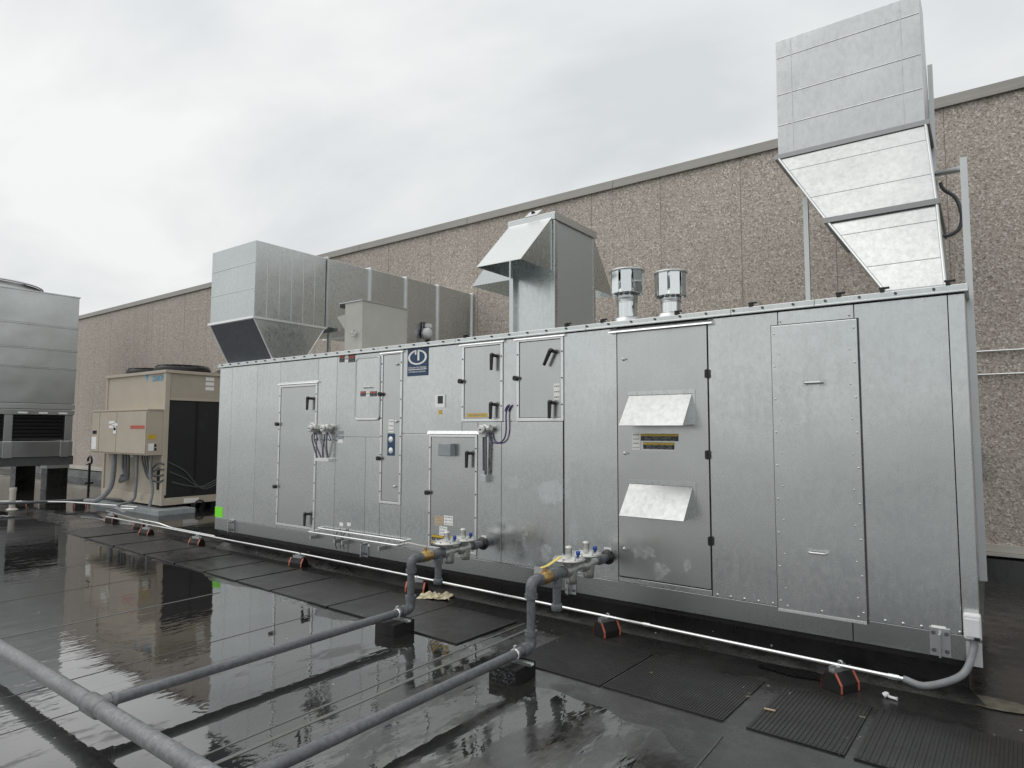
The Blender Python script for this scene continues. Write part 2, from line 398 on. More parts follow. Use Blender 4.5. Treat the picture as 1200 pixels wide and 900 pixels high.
# ================================================================== SETTING
def plane(name, x0, x1, y0, y1, z, mat, kind='structure'):
    o = MB().add([(x0, y0, z), (x1, y0, z), (x1, y1, z), (x0, y1, z)], [(0, 1, 2, 3)]).build(name, mat); o['kind'] = kind; return o
o = plane('roof_deck', -400, 400, -400, 400, G, 'roof'); o['label'] = 'wet black membrane of the flat roof'
def blob_sheet(name, pts, z, mat, jit=.05, step=.06, seed=0):
    pts = [Vector((x, y, 0)) for x, y in pts]; vs = []
    for i, p in enumerate(pts):
        q = pts[(i+1) % len(pts)]; n = max(1, int((q-p).length/step))
        nd = Vector((-(q-p).y, (q-p).x, 0)).normalized()
        for k in range(n):
            c = p.lerp(q, k/n)
            j = noise.noise(c*1.3+Vector((seed, 0, 0)))*jit*2.5+noise.noise(c*5+Vector((0, seed, 0)))*jit
            vs.append((c.x+nd.x*j, c.y+nd.y*j, z))
    from mathutils.geometry import tessellate_polygon
    return MB().add(vs, [tuple(q) for q in tessellate_polygon([[Vector(v) for v in vs]])]).build(name, mat)
o = blob_sheet('rainwater_puddle', [(-9, -9), (10.5, -9), (10.2, -3.2), (8.9, -2.4), (7.7, -1.75), (6.6, -1.28), (6.2, -1.2), (5.85, -.75), (5.5, -.62), (5.35, -1.1), (3.2, -1.03), (1.0, -.98), (-1.0, -.95), (-2.6, -.75), (-3.9, -.5), (-9, -.6)], G+.004, 'puddle', .09, seed=3)
o['kind'] = 'structure'; o['label'] = 'sheet of standing rainwater mirroring the sky and the unit'
o = blob_sheet('rainwater_puddle', [(-20, .2), (-7.5, .1), (-3.4, .15), (-2.3, .3), (-1.2, .35), (-.3, 1.0), (-.5, 3.6), (-20, 3.9)], G+.004, 'puddle', .07, seed=9)
o['kind'] = 'structure'; o['label'] = 'standing rainwater around the beige condenser'
# membrane lap seams
for i, (x, w) in enumerate(((-2.95, .03), (1.18, .012), (3.86, .014), (4.42, .01), (-.1, .03), (2.47, .03), (5.62, .035), (5.5, .02), (7.52, .006), (8.55, .03))):
    b = MB(); n = 40; pts = []
    for k in range(n+1):
        y = -9+k*(9.0-1.3)/n if x not in (5.62, 5.5) else -9+k*(9-.3)/n
        j = noise.noise(Vector((x*3, y*1.5, 2)))*.018
        pts.append((x+j, y))
    for k in range(n):
        (xa, ya), (xb, yb) = pts[k], pts[k+1]
        b.add([(xa-w/2, ya, G+.004), (xa+w/2, ya, G+.0065), (xb+w/2, yb, G+.0065), (xb-w/2, yb, G+.004), (xa+w/2, ya, G), (xb+w/2, yb, G)], [(0, 1, 2, 3), (1, 4, 5, 2)])
    o = b.build('roof_seam', 'seam'); o['kind'] = 'structure'
# ---- precast wall
wall = thing('building_wall', (0, WY, G), 'long tan exposed aggregate precast wall with metal coping behind the unit', 'wall')
MB().box((-60, WY+.007, G), (40, WY+.35, 5.24)).build('wall_core', 'joint', wall)
PITCHX = 1.2; x = 7.235-PITCHX*30
base_panel = None
while x < 16:
    q = MB().box((x+.004, WY, .05), (x+PITCHX-.004, WY+.05, 5.25)).build('panel', 'wall', wall, bevel=.004); x += PITCHX
for a, b in ((-60, 7.235-PITCHX*30), (x, 40)): MB().box((a+.006, WY, .05), (b-.006, WY+.05, 5.25)).build('panel', 'wall', wall)
x = -60
while x < 40:
    MB().box((x+.003, WY-.035, 5.25), (x+3.047, WY+.42, 5.376)).box((x+.003, WY-.05, 5.235), (x+3.047, WY-.033, 5.29)).build('coping', 'coping', wall, bevel=.004); x += 3.05
x = -60
while x < 40:
    MB().box((x+.003, WY-.025, .055), (x+2.997, WY-.001, .135)).build('counter_flashing', 'cream', wall)
    MB().box((x+.003, WY-.06, .015), (x+2.997, WY-.002, .05)).build('termination_bar', 'cream', wall); x += 3
MB().hexa([(-60, WY-.16, G-.02), (40, WY-.16, G-.02), (40, WY, G-.02), (-60, WY, G-.02), (-60, WY-.05, -.02), (40, WY-.05, -.02), (40, WY, .02), (-60, WY, .02)]).build('base_flashing', 'flashing', wall)
for z, x0 in ((2.292, 8.3), (2.028, 8.3)):
    c = MB().cyl((x0, WY-.03, z), (30, WY-.03, z), .012, 10)
    for k in range(8): c.box((8.9+k*1.5+z*.1, WY-.045, z-.02), (8.93+k*1.5+z*.1, WY-.001, z+.02))
    tag(c.build('wall_conduit', 'conduit'), 'thin steel conduit running along the aggregate wall, ' + ('upper of the two' if z > 2.2 else 'lower of the two'), 'conduit')
a = AY(1147, 524, WY-.06); b_ = AY(1153, 556, WY-.06)
jb = thing('junction_box', ((a.x+b_.x)/2, WY, b_.z), 'small grey box fixed to the aggregate wall near the unit corner', 'box')
MB().box((a.x-.04, WY-.07, b_.z), (b_.x, WY-.001, a.z)).build('body', 'greybox', jb, .004)
MB().box((a.x-.03, WY-.076, b_.z+.02), (b_.x-.01, WY-.0705, a.z-.02)).build('cover', 'greybox', jb, .002)
# ================================================================== AIR HANDLING UNIT
DEP = 2.45
curb = MB().box((.1, .09, G), (L-.07, DEP-.1, -.004)).box((.04, .02, -.04), (L-.03, DEP-.03, -.004))
tag(curb.build('roof_curb', 'flashing'), 'black membrane-wrapped curb under the long galvanised unit', 'curb')
cant = MB().hexa([(.0, -.03, G-.02), (L+.05, -.03, G-.02), (L-.07, .09, G-.02), (.1, .09, G-.02), (.1, .088, G+.07), (L-.07, .088, G+.07), (L-.07, .09, G+.07), (.1, .09, G+.07)])
tag(cant.build('curb_cant_strip', 'flashing'), 'sloped black membrane strip at the foot of the curb', 'flashing')
U = thing('air_handling_unit', (L/2, DEP/2, 0), 'long galvanised steel rooftop air handling unit with many access doors', 'air handler')
MB().box((.03, .022, .02), (L-.03, DEP-.02, 2.26)).build('core_box', 'gap', U)
def pan(x0, x1, z0, z1, mat='galv', y0=0., g=.0022, name='panel'):
    return MB().box((x0+g, y0, z0+g), (x1-g, .0215, z1-g)).build(name, mat, U, bevel=.003)
ZT, ZB = 2.245, .15
s1, s2, s3, s4, s5 = .321, .932, 1.451, 2.224, 2.577
pan(0, s1, ZB, ZT); pan(s1, s2, ZB, ZT); pan(s2, s3, ZB, ZT); pan(s3, s4, 1.965, ZT); pan(s4, s5, ZB, ZT)
pan(s5, 3.349, 1.30, ZT); pan(s5, 3.105, ZB, 1.30); pan(3.105, 3.349, ZB, 1.30)
pan(3.349, 3.68, ZB, .589); pan(3.68, 4.524, 1.345, ZT); pan(3.68, 4.09, ZB, 1.345)
pan(4.524, 4.727, 1.345, 1.466); pan(4.727, 5.018, ZB, 1.466); pan(5.018, 5.702, ZB, 1.466)
pan(5.036, 5.199, 1.466, ZT); pan(5.712, 6.234, ZB, ZT); pan(4.09, 4.727, ZB, .188)
pan(7.012, 7.528, ZB, ZT); pan(7.528, 8.02, ZB, ZT); pan(8.02, 8.548, ZB, ZT); pan(8.548, L, ZB, ZT)
pan(s3, s4, ZB, .188); pan(6.234, 7.012, ZB, .192)
for a, b in ((0, 2.85), (2.85, 5.75), (5.75, 7.95), (7.95, L)):
    MB().box((a+.002, -.004, 0), (b-.002, .03, ZB)).build('base_rail', 'rail', U, .003)
# right side, left side, back skins
for i in range(3):
    y0, y1 = .022+i*(DEP-.04)/3, .022+(i+1)*(DEP-.04)/3
    MB().box((L-.03, y0+.003, .0), (L, y1-.003, ZT)).build('side_panel', 'galv', U, .003)
    MB().box((0, y0+.003, .0), (.029, y1-.003, ZT)).build('side_panel', 'galv', U, .003)
MB().box((0, DEP-.02, 0), (L, DEP, ZT)).build('rear_skin', 'galv', U)
# roof cap with drip edge, bolts and hold-down clips
xs = [0, 1.55, 3.3, 4.45, 5.95, 7.2, 7.78, L]
for i in range(len(xs)-1):
    a, b = xs[i]+(-.02 if i == 0 else .001), xs[i+1]+(.02 if i == len(xs)-2 else -.001)
    MB().box((a, -.022, 2.262), (b, DEP+.02, 2.3)).box((a, -.034, 2.248), (b, -.003, 2.262)).build('roof_cap', 'galv', U, .003)
bb = MB(); x = .08
while x < L:
    bb.cyl((x, -.022, 2.282), (x, -.034, 2.282), .009, 8); x += .21
bb.build('bolts', 'flexdark', U)
for px, py in ((500, 398), (545, 394), (664, 381), (706, 377), (793, 366), (983, 349), (1034, 341), (1111, 334), (880, 359)):
    x = AY(px, py, -.01).x; MB().box((x-.012, -.03, 2.3), (x+.012, .03, 2.322)).cyl((x-.02, 0, 2.33), (x+.04, 0, 2.33), .008, 8).build('hold_down_clip', 'black', U)
# ---- door furniture
def lever(p, parent, ang=0, ln=.14):
    c = Vector((p[0], -.02, p[1])); d = Vector((-math.sin(ang), 0, -math.cos(ang)))
    b = MB().cyl(c+Vector((0, .03, 0)), c+Vector((0, -.04, 0)), .016)
    b.tube(fillet([c+Vector((0, -.036, 0)), c+Vector((0, -.036, 0))+Vector((-.018, 0, .012)), c+Vector((-.022, -.036, 0))+d*ln], .014), [.019]*8+[.0145], 10)
    b.build('handle', 'black', parent)
def knob(p, parent):
    c = Vector((p[0], -.012, p[1]))
    b = MB().cyl(c+Vector((0, .012, 0)), c+Vector((0, -.032, 0)), .024, 14).cyl(c+Vector((0, -.012, 0)), c+Vector((.035, -.012, 0)), .013, 12)
    b.build('hinge_knob', 'black', parent)
def latch(p, parent):
    c = Vector((p[0], -.006, p[1]))
    MB().lathe([(0, .02), (.008, .02), (.014, .008), (.016, 0)], c, 'Y', 14).box((c.x, c.y-.022, c.z-.005), (c.x+.028, c.y-.012, c.z+.005)).build('latch', 'shiny', parent)
def plate(px, py, w, h, parent, mat='label', y=-.006, lines=0, linemat='greybox', band=None, name='warning_label', t=.002):
    """flat label centred on a photo pixel; w,h in pixels at that spot"""
    a = AY(px-w/2, py, y); b = AY(px+w/2, py, y); u = AY(px, py-h/2, y); d = AY(px, py+h/2, y)
    x0, x1, z0, z1 = a.x, b.x, d.z, u.z
    o = MB().box((x0, y-t, z0), (x1, y+.0015, z1)).build(name, mat, parent)
    k = y-t
    if band:
        bh, bm_ = band
        MB().box((x0+.002, k-.0008, z1-(z1-z0)*bh), (x1-.002, k, z1-.002)).build('label_band', bm_, o if parent.parent is None else parent)
    if lines:
        m = MB(); zz0, zz1 = z0, z1-(z1-z0)*(band[0] if band else 0)
        for i in range(lines):
            zc = zz0+(zz1-zz0)*(i+.5)/lines; hh = (zz1-zz0)/lines*.13
            xx = x0+(x1-x0)*.1
            while xx < x1-(x1-x0)*.12:
                ww = min((x1-x0)*random.uniform(.1, .3), x1-(x1-x0)*.08-xx)
                m.box((xx, k-.0006, zc-hh), (xx+ww, k, zc+hh)); xx += ww+(x1-x0)*.06
        m.build('print', linemat, o if parent.parent is None else parent)
    return o
def door(x0, x1, z0, z1, w=.028, slab='door', framed=True, fy=-.012, name='access_door'):
    if framed:
        d = MB().box((x0+w+.006, -.005, z0+w+.006), (x1-w-.006, .0215, z1-w-.006)).build(name, slab, U, .003)
        MB().frame(x0+.001, x1-.001, z0+.001, z1-.001, w, fy, .0215).build('frame', 'trim', d, .002)
        sc = MB(); n = max(3, int((z1-z0)/.2))
        for k in range(n):
            z = z0+w+(z1-z0-2*w)*(k+.5)/n
            for x in (x0+w/2, x1-w/2): sc.cyl((x, fy, z), (x, fy-.004, z), .0075, 8)
        sc.build('screws', 'flexdark', d)
    else:
        d = MB().box((x0+.007, -.006, z0+.007), (x1-.007, .0215, z1-.007)).build(name, slab, U, .003)
    return d
def drip(x0, x1, z, parent=None, h=.02, out_=.03, mat='trim'):
    MB().hexa([(x0, -out_, z), (x1, -out_, z), (x1, .0, z), (x0, .0, z), (x0, -out_+.004, z+h*.5), (x1, -out_+.004, z+h*.5), (x1, 0, z+h*1.6), (x0, 0, z+h*1.6)]).build('drip_cap', mat, parent or U)
def lab(o, s): o['label'] = s; return o
# door 1 (tall, left)
d = lab(door(1.451, 2.224, .189, 1.945), 'tall narrow access door with two black levers'); drip(1.43, 2.25, 1.948, d)
for px, py in ((364, 470), (361, 605)): lever(P2(px+2, py-3), d)
for px, py in ((326.5, 497), (324, 570)): knob(P2(px, py), d)
plate(366, 502, 4.5, 14, d, y=-.014, lines=3)
# gauges with flex connectors
def gauge(px, py, dz, parent=U, hoses=2, end=None):
    x, z = P2(px, py); c = Vector((x, 0, z))
    g = MB().lathe([(0, .11), (.036, .11), (.042, .105), (.042, .06), (.05, .055), (.05, .0)], c, 'Y', 20).cyl(c+Vector((.05, -.06, .01)), c+Vector((.085, -.06, .02)), .03, 14)
    g.box((x-.03, -.08, z-.07), (x+.03, -.03, z-.02)); g = g.build('pressure_sensor', 'cast', parent, .002)
    MB().cyl(c+Vector((0, -.108, 0)), c+Vector((0, -.114, 0)), .028, 16).build('dial', 'white', g)
    MB().box((x-.014, -.117, z-.006), (x+.014, -.113, z+.006)).build('display', 'glass', g)
    return g, c
for px, ex in ((371.5, (375.5, 380)), (386, (382, 388))):
    g, c = gauge(px, 502, 0)
    for e, dx in zip(ex, (-.012, .035)):
        q = P2(e, 536)
        MB().tube(bez([c+Vector((dx, -.05, -.05)), c+Vector((dx*.9, -.06, -.12)), (c.x*.4+q[0]*.6+dx*.3, -.06, q[1]+.1), (q[0], -.045, q[1])]), .0085, 8).build('hose', 'flexdark', g)
    MB().tube(bez([c+Vector((.04, -.05, -.05)), c+Vector((.1, -.07, -.1)), c+Vector((.09, -.05, -.14)), c+Vector((.03, -.04, -.13))]), .006, 8).build('cable_loop', 'purple', g)
a, b = P2(373.5, 538), P2(389.5, 540)
MB().box((a[0], -.06, a[1]-.02), (b[0], -.0, a[1]+.012)).build('hose_bracket', 'trim', U, .002)
for py, m_ in ((507, 'greybox'), (512.5, 'greybox'), (517, 'label')): plate(399, py, 6, 4, U, m_, name='tag_plate', y=-.002)
# access panel with rounded rim
a, b = P2(417.5, 419), P2(446, 493)
def rrect(x0, x1, z0, z1, r, n=6):
    pts = []
    for cx, cz, a0 in ((x1-r, z1-r, 0), (x0+r, z1-r, 90), (x0+r, z0+r, 180), (x1-r, z0+r, 270)):
        for k in range(n+1):
            t = math.radians(a0+90*k/n); pts.append((cx+r*math.cos(t), cz+r*math.sin(t)))
    return pts
def slab(pts, y0, y1):
    n = len(pts); m = MB()
    return m.add([(x, y0, z) for x, z in pts]+[(x, y1, z) for x, z in pts], [tuple(range(n)), tuple(reversed(range(n, 2*n)))]+[(k, (k+1) % n, n+(k+1) % n, n+k) for k in range(n)])
ax0, ax1, az0, az1 = a[0], 3.345, b[1], a[1]
ap = slab(rrect(ax0+.022, ax1-.022, az0+.022, az1-.022, .03), -.012, .003).build('access_panel', 'galv', U, .002)
MB().tube([(x, -.008, z) for x, z in rrect(ax0+.014, ax1-.014, az0+.014, az1-.014, .045)]+[(ax1-.014, -.008, az1-.059)], .012, 8, False).build('gasket_rim', 'strut', ap)
x, z = P2(433, 455)
MB().tube(fillet([(x-.06, 0, z), (x-.06, -.04, z+.01), (x+.06, -.04, z+.01), (x+.06, 0, z)], .012), .007, 8).build('handle', 'strut', ap)
def danger(px, py, w, h, parent, y):
    plate(px-w*.33, py, w*.3, h, parent, 'glass', y, band=(.35, 'red'), lines=2, linemat='greybox')
    plate(px-w*.04, py, w*.22, h, parent, 'label', y, lines=1)
    plate(px+w*.27, py, w*.4, h, parent, 'glass', y, band=(.35, 'red'), lines=2, linemat='greybox')
danger(432, 461.5, 20, 6, ap, -.0135); danger(407, 420.5, 19, 8, U, -.0015)
# tall electrical cover
d = lab(door(3.349, 3.68, .589, 2.235, .026), 'tall narrow cover with blue two-window label'); drip(3.34, 3.70, 2.22, d)
for px, py in ((447.5, 462), (445.5, 537)): knob(P2(px, py), d)
for px, py in ((466, 427), (465, 494), (463, 570)): latch(P2(px, py), d)
plate(458.5, 499, 6, 15, d, y=-.0065, lines=3)
pl = plate(458.3, 521, 8.5, 26, d, 'blue', y=-.0065)
for py in (515, 528):
    x, z = P2(458.6, py); MB().lathe([(0, .0105), (.033, .0105), (.033, .008)], (x, 0, z), 'Y', 20).build('label_window', 'label', d)
# maker's sign
a, b = AY(478, 409, -.004), AY(501.3, 439.5, -.004)
sx0, sx1, sz0, sz1 = a.x, b.x, b.z, a.z; sw = sx1-sx0; sh = sz1-sz0
sg = MB().box((sx0, -.008, sz0), (sx1, -.0005, sz1)).build('maker_sign', 'blue', U); lab(sg, 'navy blue sign with a white oval emblem')
cx, cz = sx0+sw*.5, sz1-sh*.335
ring = MB(); N = 64; gap0 = math.radians(86)
for k in range(N):
    t0, t1 = math.radians(100)+(math.radians(360-12))*k/N, math.radians(100)+(math.radians(360-12))*(k+1)/N
    q = []
    for t, kk in ((t0, 1), (t1, 1), (t1, .80), (t0, .80)): q.append((cx+sw*.46*kk*math.cos(t), -.0095, cz+sh*.27*kk*1.0*math.sin(t)))
    ring.add(q, [(0, 1, 2, 3)])
x = cx+sw*.005
ring.add([(x-.0, -.0097, cz+sh*.25), (x+sw*.09, -.0097, cz+sh*.25), (x+sw*.09, -.0097, cz-sh*.12), (x-.0, -.0097, cz-sh*.12)], [(0, 1, 2, 3)])
ring.add([(x-sw*.13, -.0097, cz+sh*.25), (x-sw*.055, -.0097, cz+sh*.26), (x-sw*.055, -.0097, cz+sh*.1), (x-sw*.13, -.0097, cz+sh*.1)], [(0, 1, 2, 3)])
ring.build('emblem', 'label', sg)
text('lettering', 'Climate by Design', sh*.1, 'label', sg, (cx, -.0095, sz0+sh*.3), width=sw*.9)
MB().box((sx0+sw*.05, -.0095, sz0+sh*.215), (sx1-sw*.05, -.0075, sz0+sh*.24)).build('rule_line', 'label', sg)
text('lettering', 'INTERNATIONAL', sh*.07, 'label', sg, (cx, -.0095, sz0+sh*.14), width=sw*.85)
# controller window
plate(516.5, 470, 11, 15, U, 'trim', -.0005, name='controller', t=.012); plate(516, 468.5, 6, 9, U, 'glass', -.0125, name='screen'); plate(516, 483, 4, 5, U, 'yellow', -.001)
# upper doors A, B
d = lab(door(4.524, 5.036, 1.466, 2.232), 'square upper access door with yellow strip label'); drip(4.50, 5.06, 2.222, d)
lever(P2(582, 417), d); lever(P2(581, 474), d); knob(P2(541.5, 447), d)
plate(559, 486.5, 24, 4.5, d, 'yellow', -.0065, lines=1); plate(574, 486, 5, 4.5, d, 'label', -.0065)
d = lab(door(5.199, 5.712, 1.466, 2.232), 'square upper access door with tilted lever and white label'); drip(5.175, 5.735, 2.222, d)
lever(P2(651, 412), d, .5); lever(P2(650, 472), d); knob(P2(606, 443.5), d); plate(652.5, 459, 7, 19, d, 'label', -.0065, lines=3)
# lower middle door C
d = lab(door(4.09, 4.727, .188, 1.337, .022), 'mid-height access door with grey box and gas warning labels'); drip(4.06, 4.75, 1.343, d, .02, .012, 'galv')
lever(P2(553, 531), d); knob(P2(502.5, 577), d)
a, b = P2(519, 519.5), P2(533.5, 534.5)
jb2 = MB().box((a[0], -.07, b[1]), (b[0], -.004, a[1])).build('junction_box', 'greybox', d, .004)
MB().box((a[0]+.004, -.074, b[1]+.004), (b[0]-.004, -.069, a[1]-.004)).build('box_cover', 'greybox', d, .002)
plate(514.5, 610, 10, 11, d, 'tan_label', lines=3); plate(525.5, 610, 10.5, 11, d, 'label', lines=3)
plate(519.5, 622.5, 9, 11, d, 'label', lines=3); plate(513, 630, 14, 6, d, 'glass', band=(.5, 'yellow'), lines=1, linemat='greybox'); plate(526, 630, 11, 5.5, d, 'glass', band=(.5, 'yellow'))
plate(512, 637.5, 13, 6, d, 'glass', band=(.5, 'yellow'), lines=1, linemat='greybox'); plate(523, 637.5, 8, 6, d, 'yellow', lines=1); plate(536.5, 631.5, 5, 7, d, 'label', lines=2)
# sensor with purple cable
g, c = gauge(571.5, 503.5, 0)
q = P2(570.5, 556)
MB().tube([c+Vector((-.01, -.05, -.05)), (q[0]-.006, -.04, q[1])], .011, 10).tube([c+Vector((.02, -.05, -.05)), (q[0]+.022, -.04, q[1])], .009, 10).build('hose', 'flexdark', g)
MB().box((q[0]-.03, -.06, q[1]-.07), (q[0]+.035, 0, q[1])).cyl((q[0], -.045, q[1]-.01), (q[0], -.045, q[1]+.04), .015, 10).build('fitting', 'strut', g, .003)
pts = [P2(*p) for p in ((576, 508), (579, 517.5), (587, 519), (593, 514), (595.3, 503), (595.3, 484), (599, 475), (596, 477), (594, 482))]
MB().tube(bez([(x, -.028, z) for x, z in pts], 8), .0075, 8).build('cable', 'purple', g)
plate(567, 629.5, 5, 4, U, 'label', -.001, name='tag_plate'); plate(712, 644, 8, 4.5, U, 'label', -.001, lines=1, name='tag_plate')
# big burner door D
d = lab(door(6.234, 7.012, .192, 2.205, slab='door', framed=False), 'large door with two projecting rain hoods'); drip(6.18, 7.06, 2.2, d, .024, .05)
MB().box((6.2345, .004, .2), (6.2405, .0215, 2.2)).build('shadow_gap', 'dark', d)
for px, py in ((731, 421), (733, 531), (732.5, 643)): latch(P2(px, py), d)
for px, py in ((830, 438), (830.5, 533), (834, 634)):
    x, z = P2(px, py); MB().box((x-.022, -.022, z-.03), (x+.014, -.006, z+.03)).cyl((x-.004, -.02, z-.035), (x-.004, -.02, z+.035), .009, 8).build('hinge', 'black', d)
def hood(tl, tr, ll, lr, cb, parent):
    a, b = AY(*tl, -.006), AY(*tr, -.006); xl, xr = a.x, b.x; zt = (a.z+b.z)/2
    zb = AY(*cb, -.006).z; p = AX(*lr, xr); yl, zl = p.y, p.z
    zb = min(zb, zl+.01)
    t = .004
    m = MB()
    m.hexa([(xl, yl, zl), (xr, yl, zl), (xr, yl+t, zl-t), (xl, yl+t, zl-t), (xl, -.006, zt), (xr, -.006, zt), (xr, -.004, zt-t*2), (xl, -.004, zt-t*2)])
    h_ = m.build('rain_hood', 'hood', parent, .001)
    for xx in (xl, xr-t):
        MB().add([(xx, yl+.003, zl-.001), (xx, -.0065, zt-.006), (xx, -.0065, zb), (xx+t, yl+.003, zl-.001), (xx+t, -.0065, zt-.006), (xx+t, -.0065, zb)], [(0, 1, 2), (3, 5, 4), (0, 3, 4, 1), (1, 4, 5, 2), (2, 5, 3, 0)]).build('hood_cheek', 'galv', parent)
    m = MB().box((xl-.01, -.012, zt-.002), (xr+.025, -.0055, zt+.03)).box((xr, -.012, zb), (xr+.025, -.0055, zt-.003))
    for k in range(4): m.cyl((xl+(xr-xl)*(k+.5)/4, -.012, zt+.016), (xl+(xr-xl)*(k+.5)/4, -.017, zt+.016), .006, 8)
    m.build('hood_flange', 'galv', parent)
hood((737.5, 463), (811, 461), (724, 498), (800, 498.5), (813, 496), d)
hood((738, 566), (812, 570), (725, 606), (801, 611), (813.5, 605), d)
plate(745.5, 517, 9, 20, d, 'label', -.0065, lines=4)
plate(773, 512.5, 44, 8.5, d, 'glass', -.0065, band=(.35, 'yellow'), lines=3, linemat='greybox'); plate(772, 523, 38, 10, d, 'label', -.0062, t=.001)
plate(772, 522.5, 36.5, 8, d, 'glass', -.0072, band=(.35, 'yellow'), lines=3, linemat='greybox')
# screwed cover panel E
MB().box((7.479, -.012, .131), (8.047, -.0004, 2.147)).build('cover_shadow_edge', 'gap', U)  # dark backing painted as the shadow line around the cover
MB().box((7.487, -.031, .129), (8.037, -.0262, .146)).build('cover_lip', 'trim', U)
e = MB().box((7.485, -.026, .138), (8.039, -.0006, 2.139)).build('cover_panel', 'galv', U, .004); lab(e, 'tall screwed-on cover panel with two pull handles')
for px, py in ((955, 449), (960, 647)):
    x, z = P2(px, py)
    MB().tube(fillet([(x-.055, -.026, z), (x-.052, -.065, z), (x+.052, -.065, z), (x+.055, -.026, z)], .015), .008, 10).box((x-.075, -.031, z-.022), (x-.04, -.0255, z+.022)).box((x+.04, -.031, z-.022), (x+.075, -.0255, z+.022)).build('pull_handle', 'shiny', e)
m = MB()
for k in range(9):
    z = .2+k*1.88/8
    for x in (7.505, 8.02): m.lathe([(0, .004), (.006, .004), (.0075, 0)], (x, -.026, z), 'Y', 8)
    if k % 1 == 0:
        for x in (7.54, 7.99): m.lathe([(0, .004), (.005, .004), (.006, 0)], (x, -.026, z+.09), 'Y', 8)
for k in range(3): m.lathe([(0, .004), (.006, .004), (.0075, 0)], (7.55+k*.22, -.026, .17), 'Y', 8)
m.build('screws', 'shiny', e)
m = MB()
for k in range(16):
    x = 7.05+k*.099; m.lathe([(0, .004), (.009, .003), (.01, 0)], (x, -.0005, .166), 'Y', 8)
for k in range(9): m.lathe([(0, .004), (.005, .003), (.006, 0)], (5.08+k*.13, -.0005, .17), 'Y', 8)
m.build('screws', 'shiny', U)
# lifting lugs
for px, py in ((1102, 752), (669.5, 684), (428, 643), (272.5, 616)):
    x, z = P2(px, py)
    m = MB().box((x-.055, -.014, z-.085), (x+.055, -.0045, z+.085)).box((x-.006, -.07, z-.08), (x+.006, -.0135, z+.06)); lug = m; m = MB()
    for sx in (-.034, .034):
        for sz in (-.05, .055): m.cyl((x+sx, -.014, z+sz), (x+sx, -.026, z+sz), .013, 6)
    lug = lug.build('lifting_lug', 'shiny', U, .002); m.build('bolts', 'flexdark', lug)
MB().box((L-.075, -.0085, -.02), (L+.004, -.0045, .12)).build('corner_plate', 'trim', U)
plate(1100, 736.5, 17, 6, U, 'label', -.001, lines=1, name='tag_plate')
plate(430, 638.5, 6, 3, U, 'label', -.006, name='tag_plate')
plate(256.5, 600, 9, 12, U, 'green', -.001, name='green_sticker')
plate(631, 673, 10, 17, U, 'label' if False else 'trim', -.0045, name='bare_patch_plate', t=.001)
# small refrigerant pipes low on the face
for (p0, p1, y) in (((376, 617.5), (478, 634), -.05), ((368, 622), (472, 638), -.085)):
    a, b = P2(*p0), P2(*p1)
    z = (a[1]+b[1])/2
    MB().tube(fillet([(a[0], 0, z), (a[0], y, z), (b[0], y, z), (b[0], 0, z)], .03), .0105, 10).build('refrigerant_pipe', 'conduit', U)
m = MB()
for px in (372, 400, 409, 452):
    x, z = P2(px, 622); MB().box((x-.012, -.1, .1), (x+.012, -.0045, .145)).build('pipe_clip', 'strut', U)
for px in (400, 409):
    plate(px, 614.5, 4, 4, U, 'label', -.001, name='tag_plate'); x, z = P2(px-2, 620)
    MB().tube(bez([(x, -.01, z), (x-.02, -.05, z-.1), (x-.01, -.03, z-.22)], 6), .006, 8).build('drain_tube', 'flexdark', U)
# white weather box at the corner
a, b = AY(1128.5, 717, -.03), AY(1151, 750, -.03)
wbx = thing('conduit_box', ((a.x+b.x)/2, 0, b.z), 'white weatherproof conduit box at the bottom corner of the unit', 'box')
MB().box((a.x, -.075, b.z), (b.x, -.0045, a.z)).build('body', 'white', wbx, .012)
MB().box((a.x+.008, -.081, b.z+.02), (b.x-.008, -.0745, a.z-.025)).build('cover', 'white', wbx, .006)
MB().box((a.x+.05, -.084, b.z+.002), (a.x+.08, -.0735, b.z+.018)).build('latch', 'black', wbx)
# ================================================================== CONDUIT ALONG THE UNIT AND ITS SUPPORTS
def cy(x): return -.03-.2*max(0, (x-2)/6.3)**1.4
CZc = -.105
pts = [(x, cy(x), CZc) for x in (-3.4, -2, 0, 1, 2, 3, 4, 5, 6, 7, 8.25)]
cn = thing('electrical_conduit', (4, cy(4), G), 'thin bright steel conduit running low along the foot of the galvanised unit', 'conduit')
MB().tube(pts, .0125, 10).build('rigid_conduit', 'conduit', cn)
m = MB()
for x in (-.35, 3.1, 6.55, 8.2): m.cyl((x-.03, cy(x), CZc), (x+.03, cy(x), CZc), .0165, 10)
m.build('coupling', 'conduit', cn)
e0 = Vector((8.25, cy(8.25), CZc)); bxm = Vector(((a.x+b.x)/2, -.04, b.z))
MB().tube(bez([e0, e0+Vector((.12, 0, -.012)), (bxm.x-.06, -.12, -.05), (bxm.x, -.05, b.z-.06), (bxm.x, -.04, b.z+.01)]), .0205, 12).build('flexible_conduit', 'flex', cn)
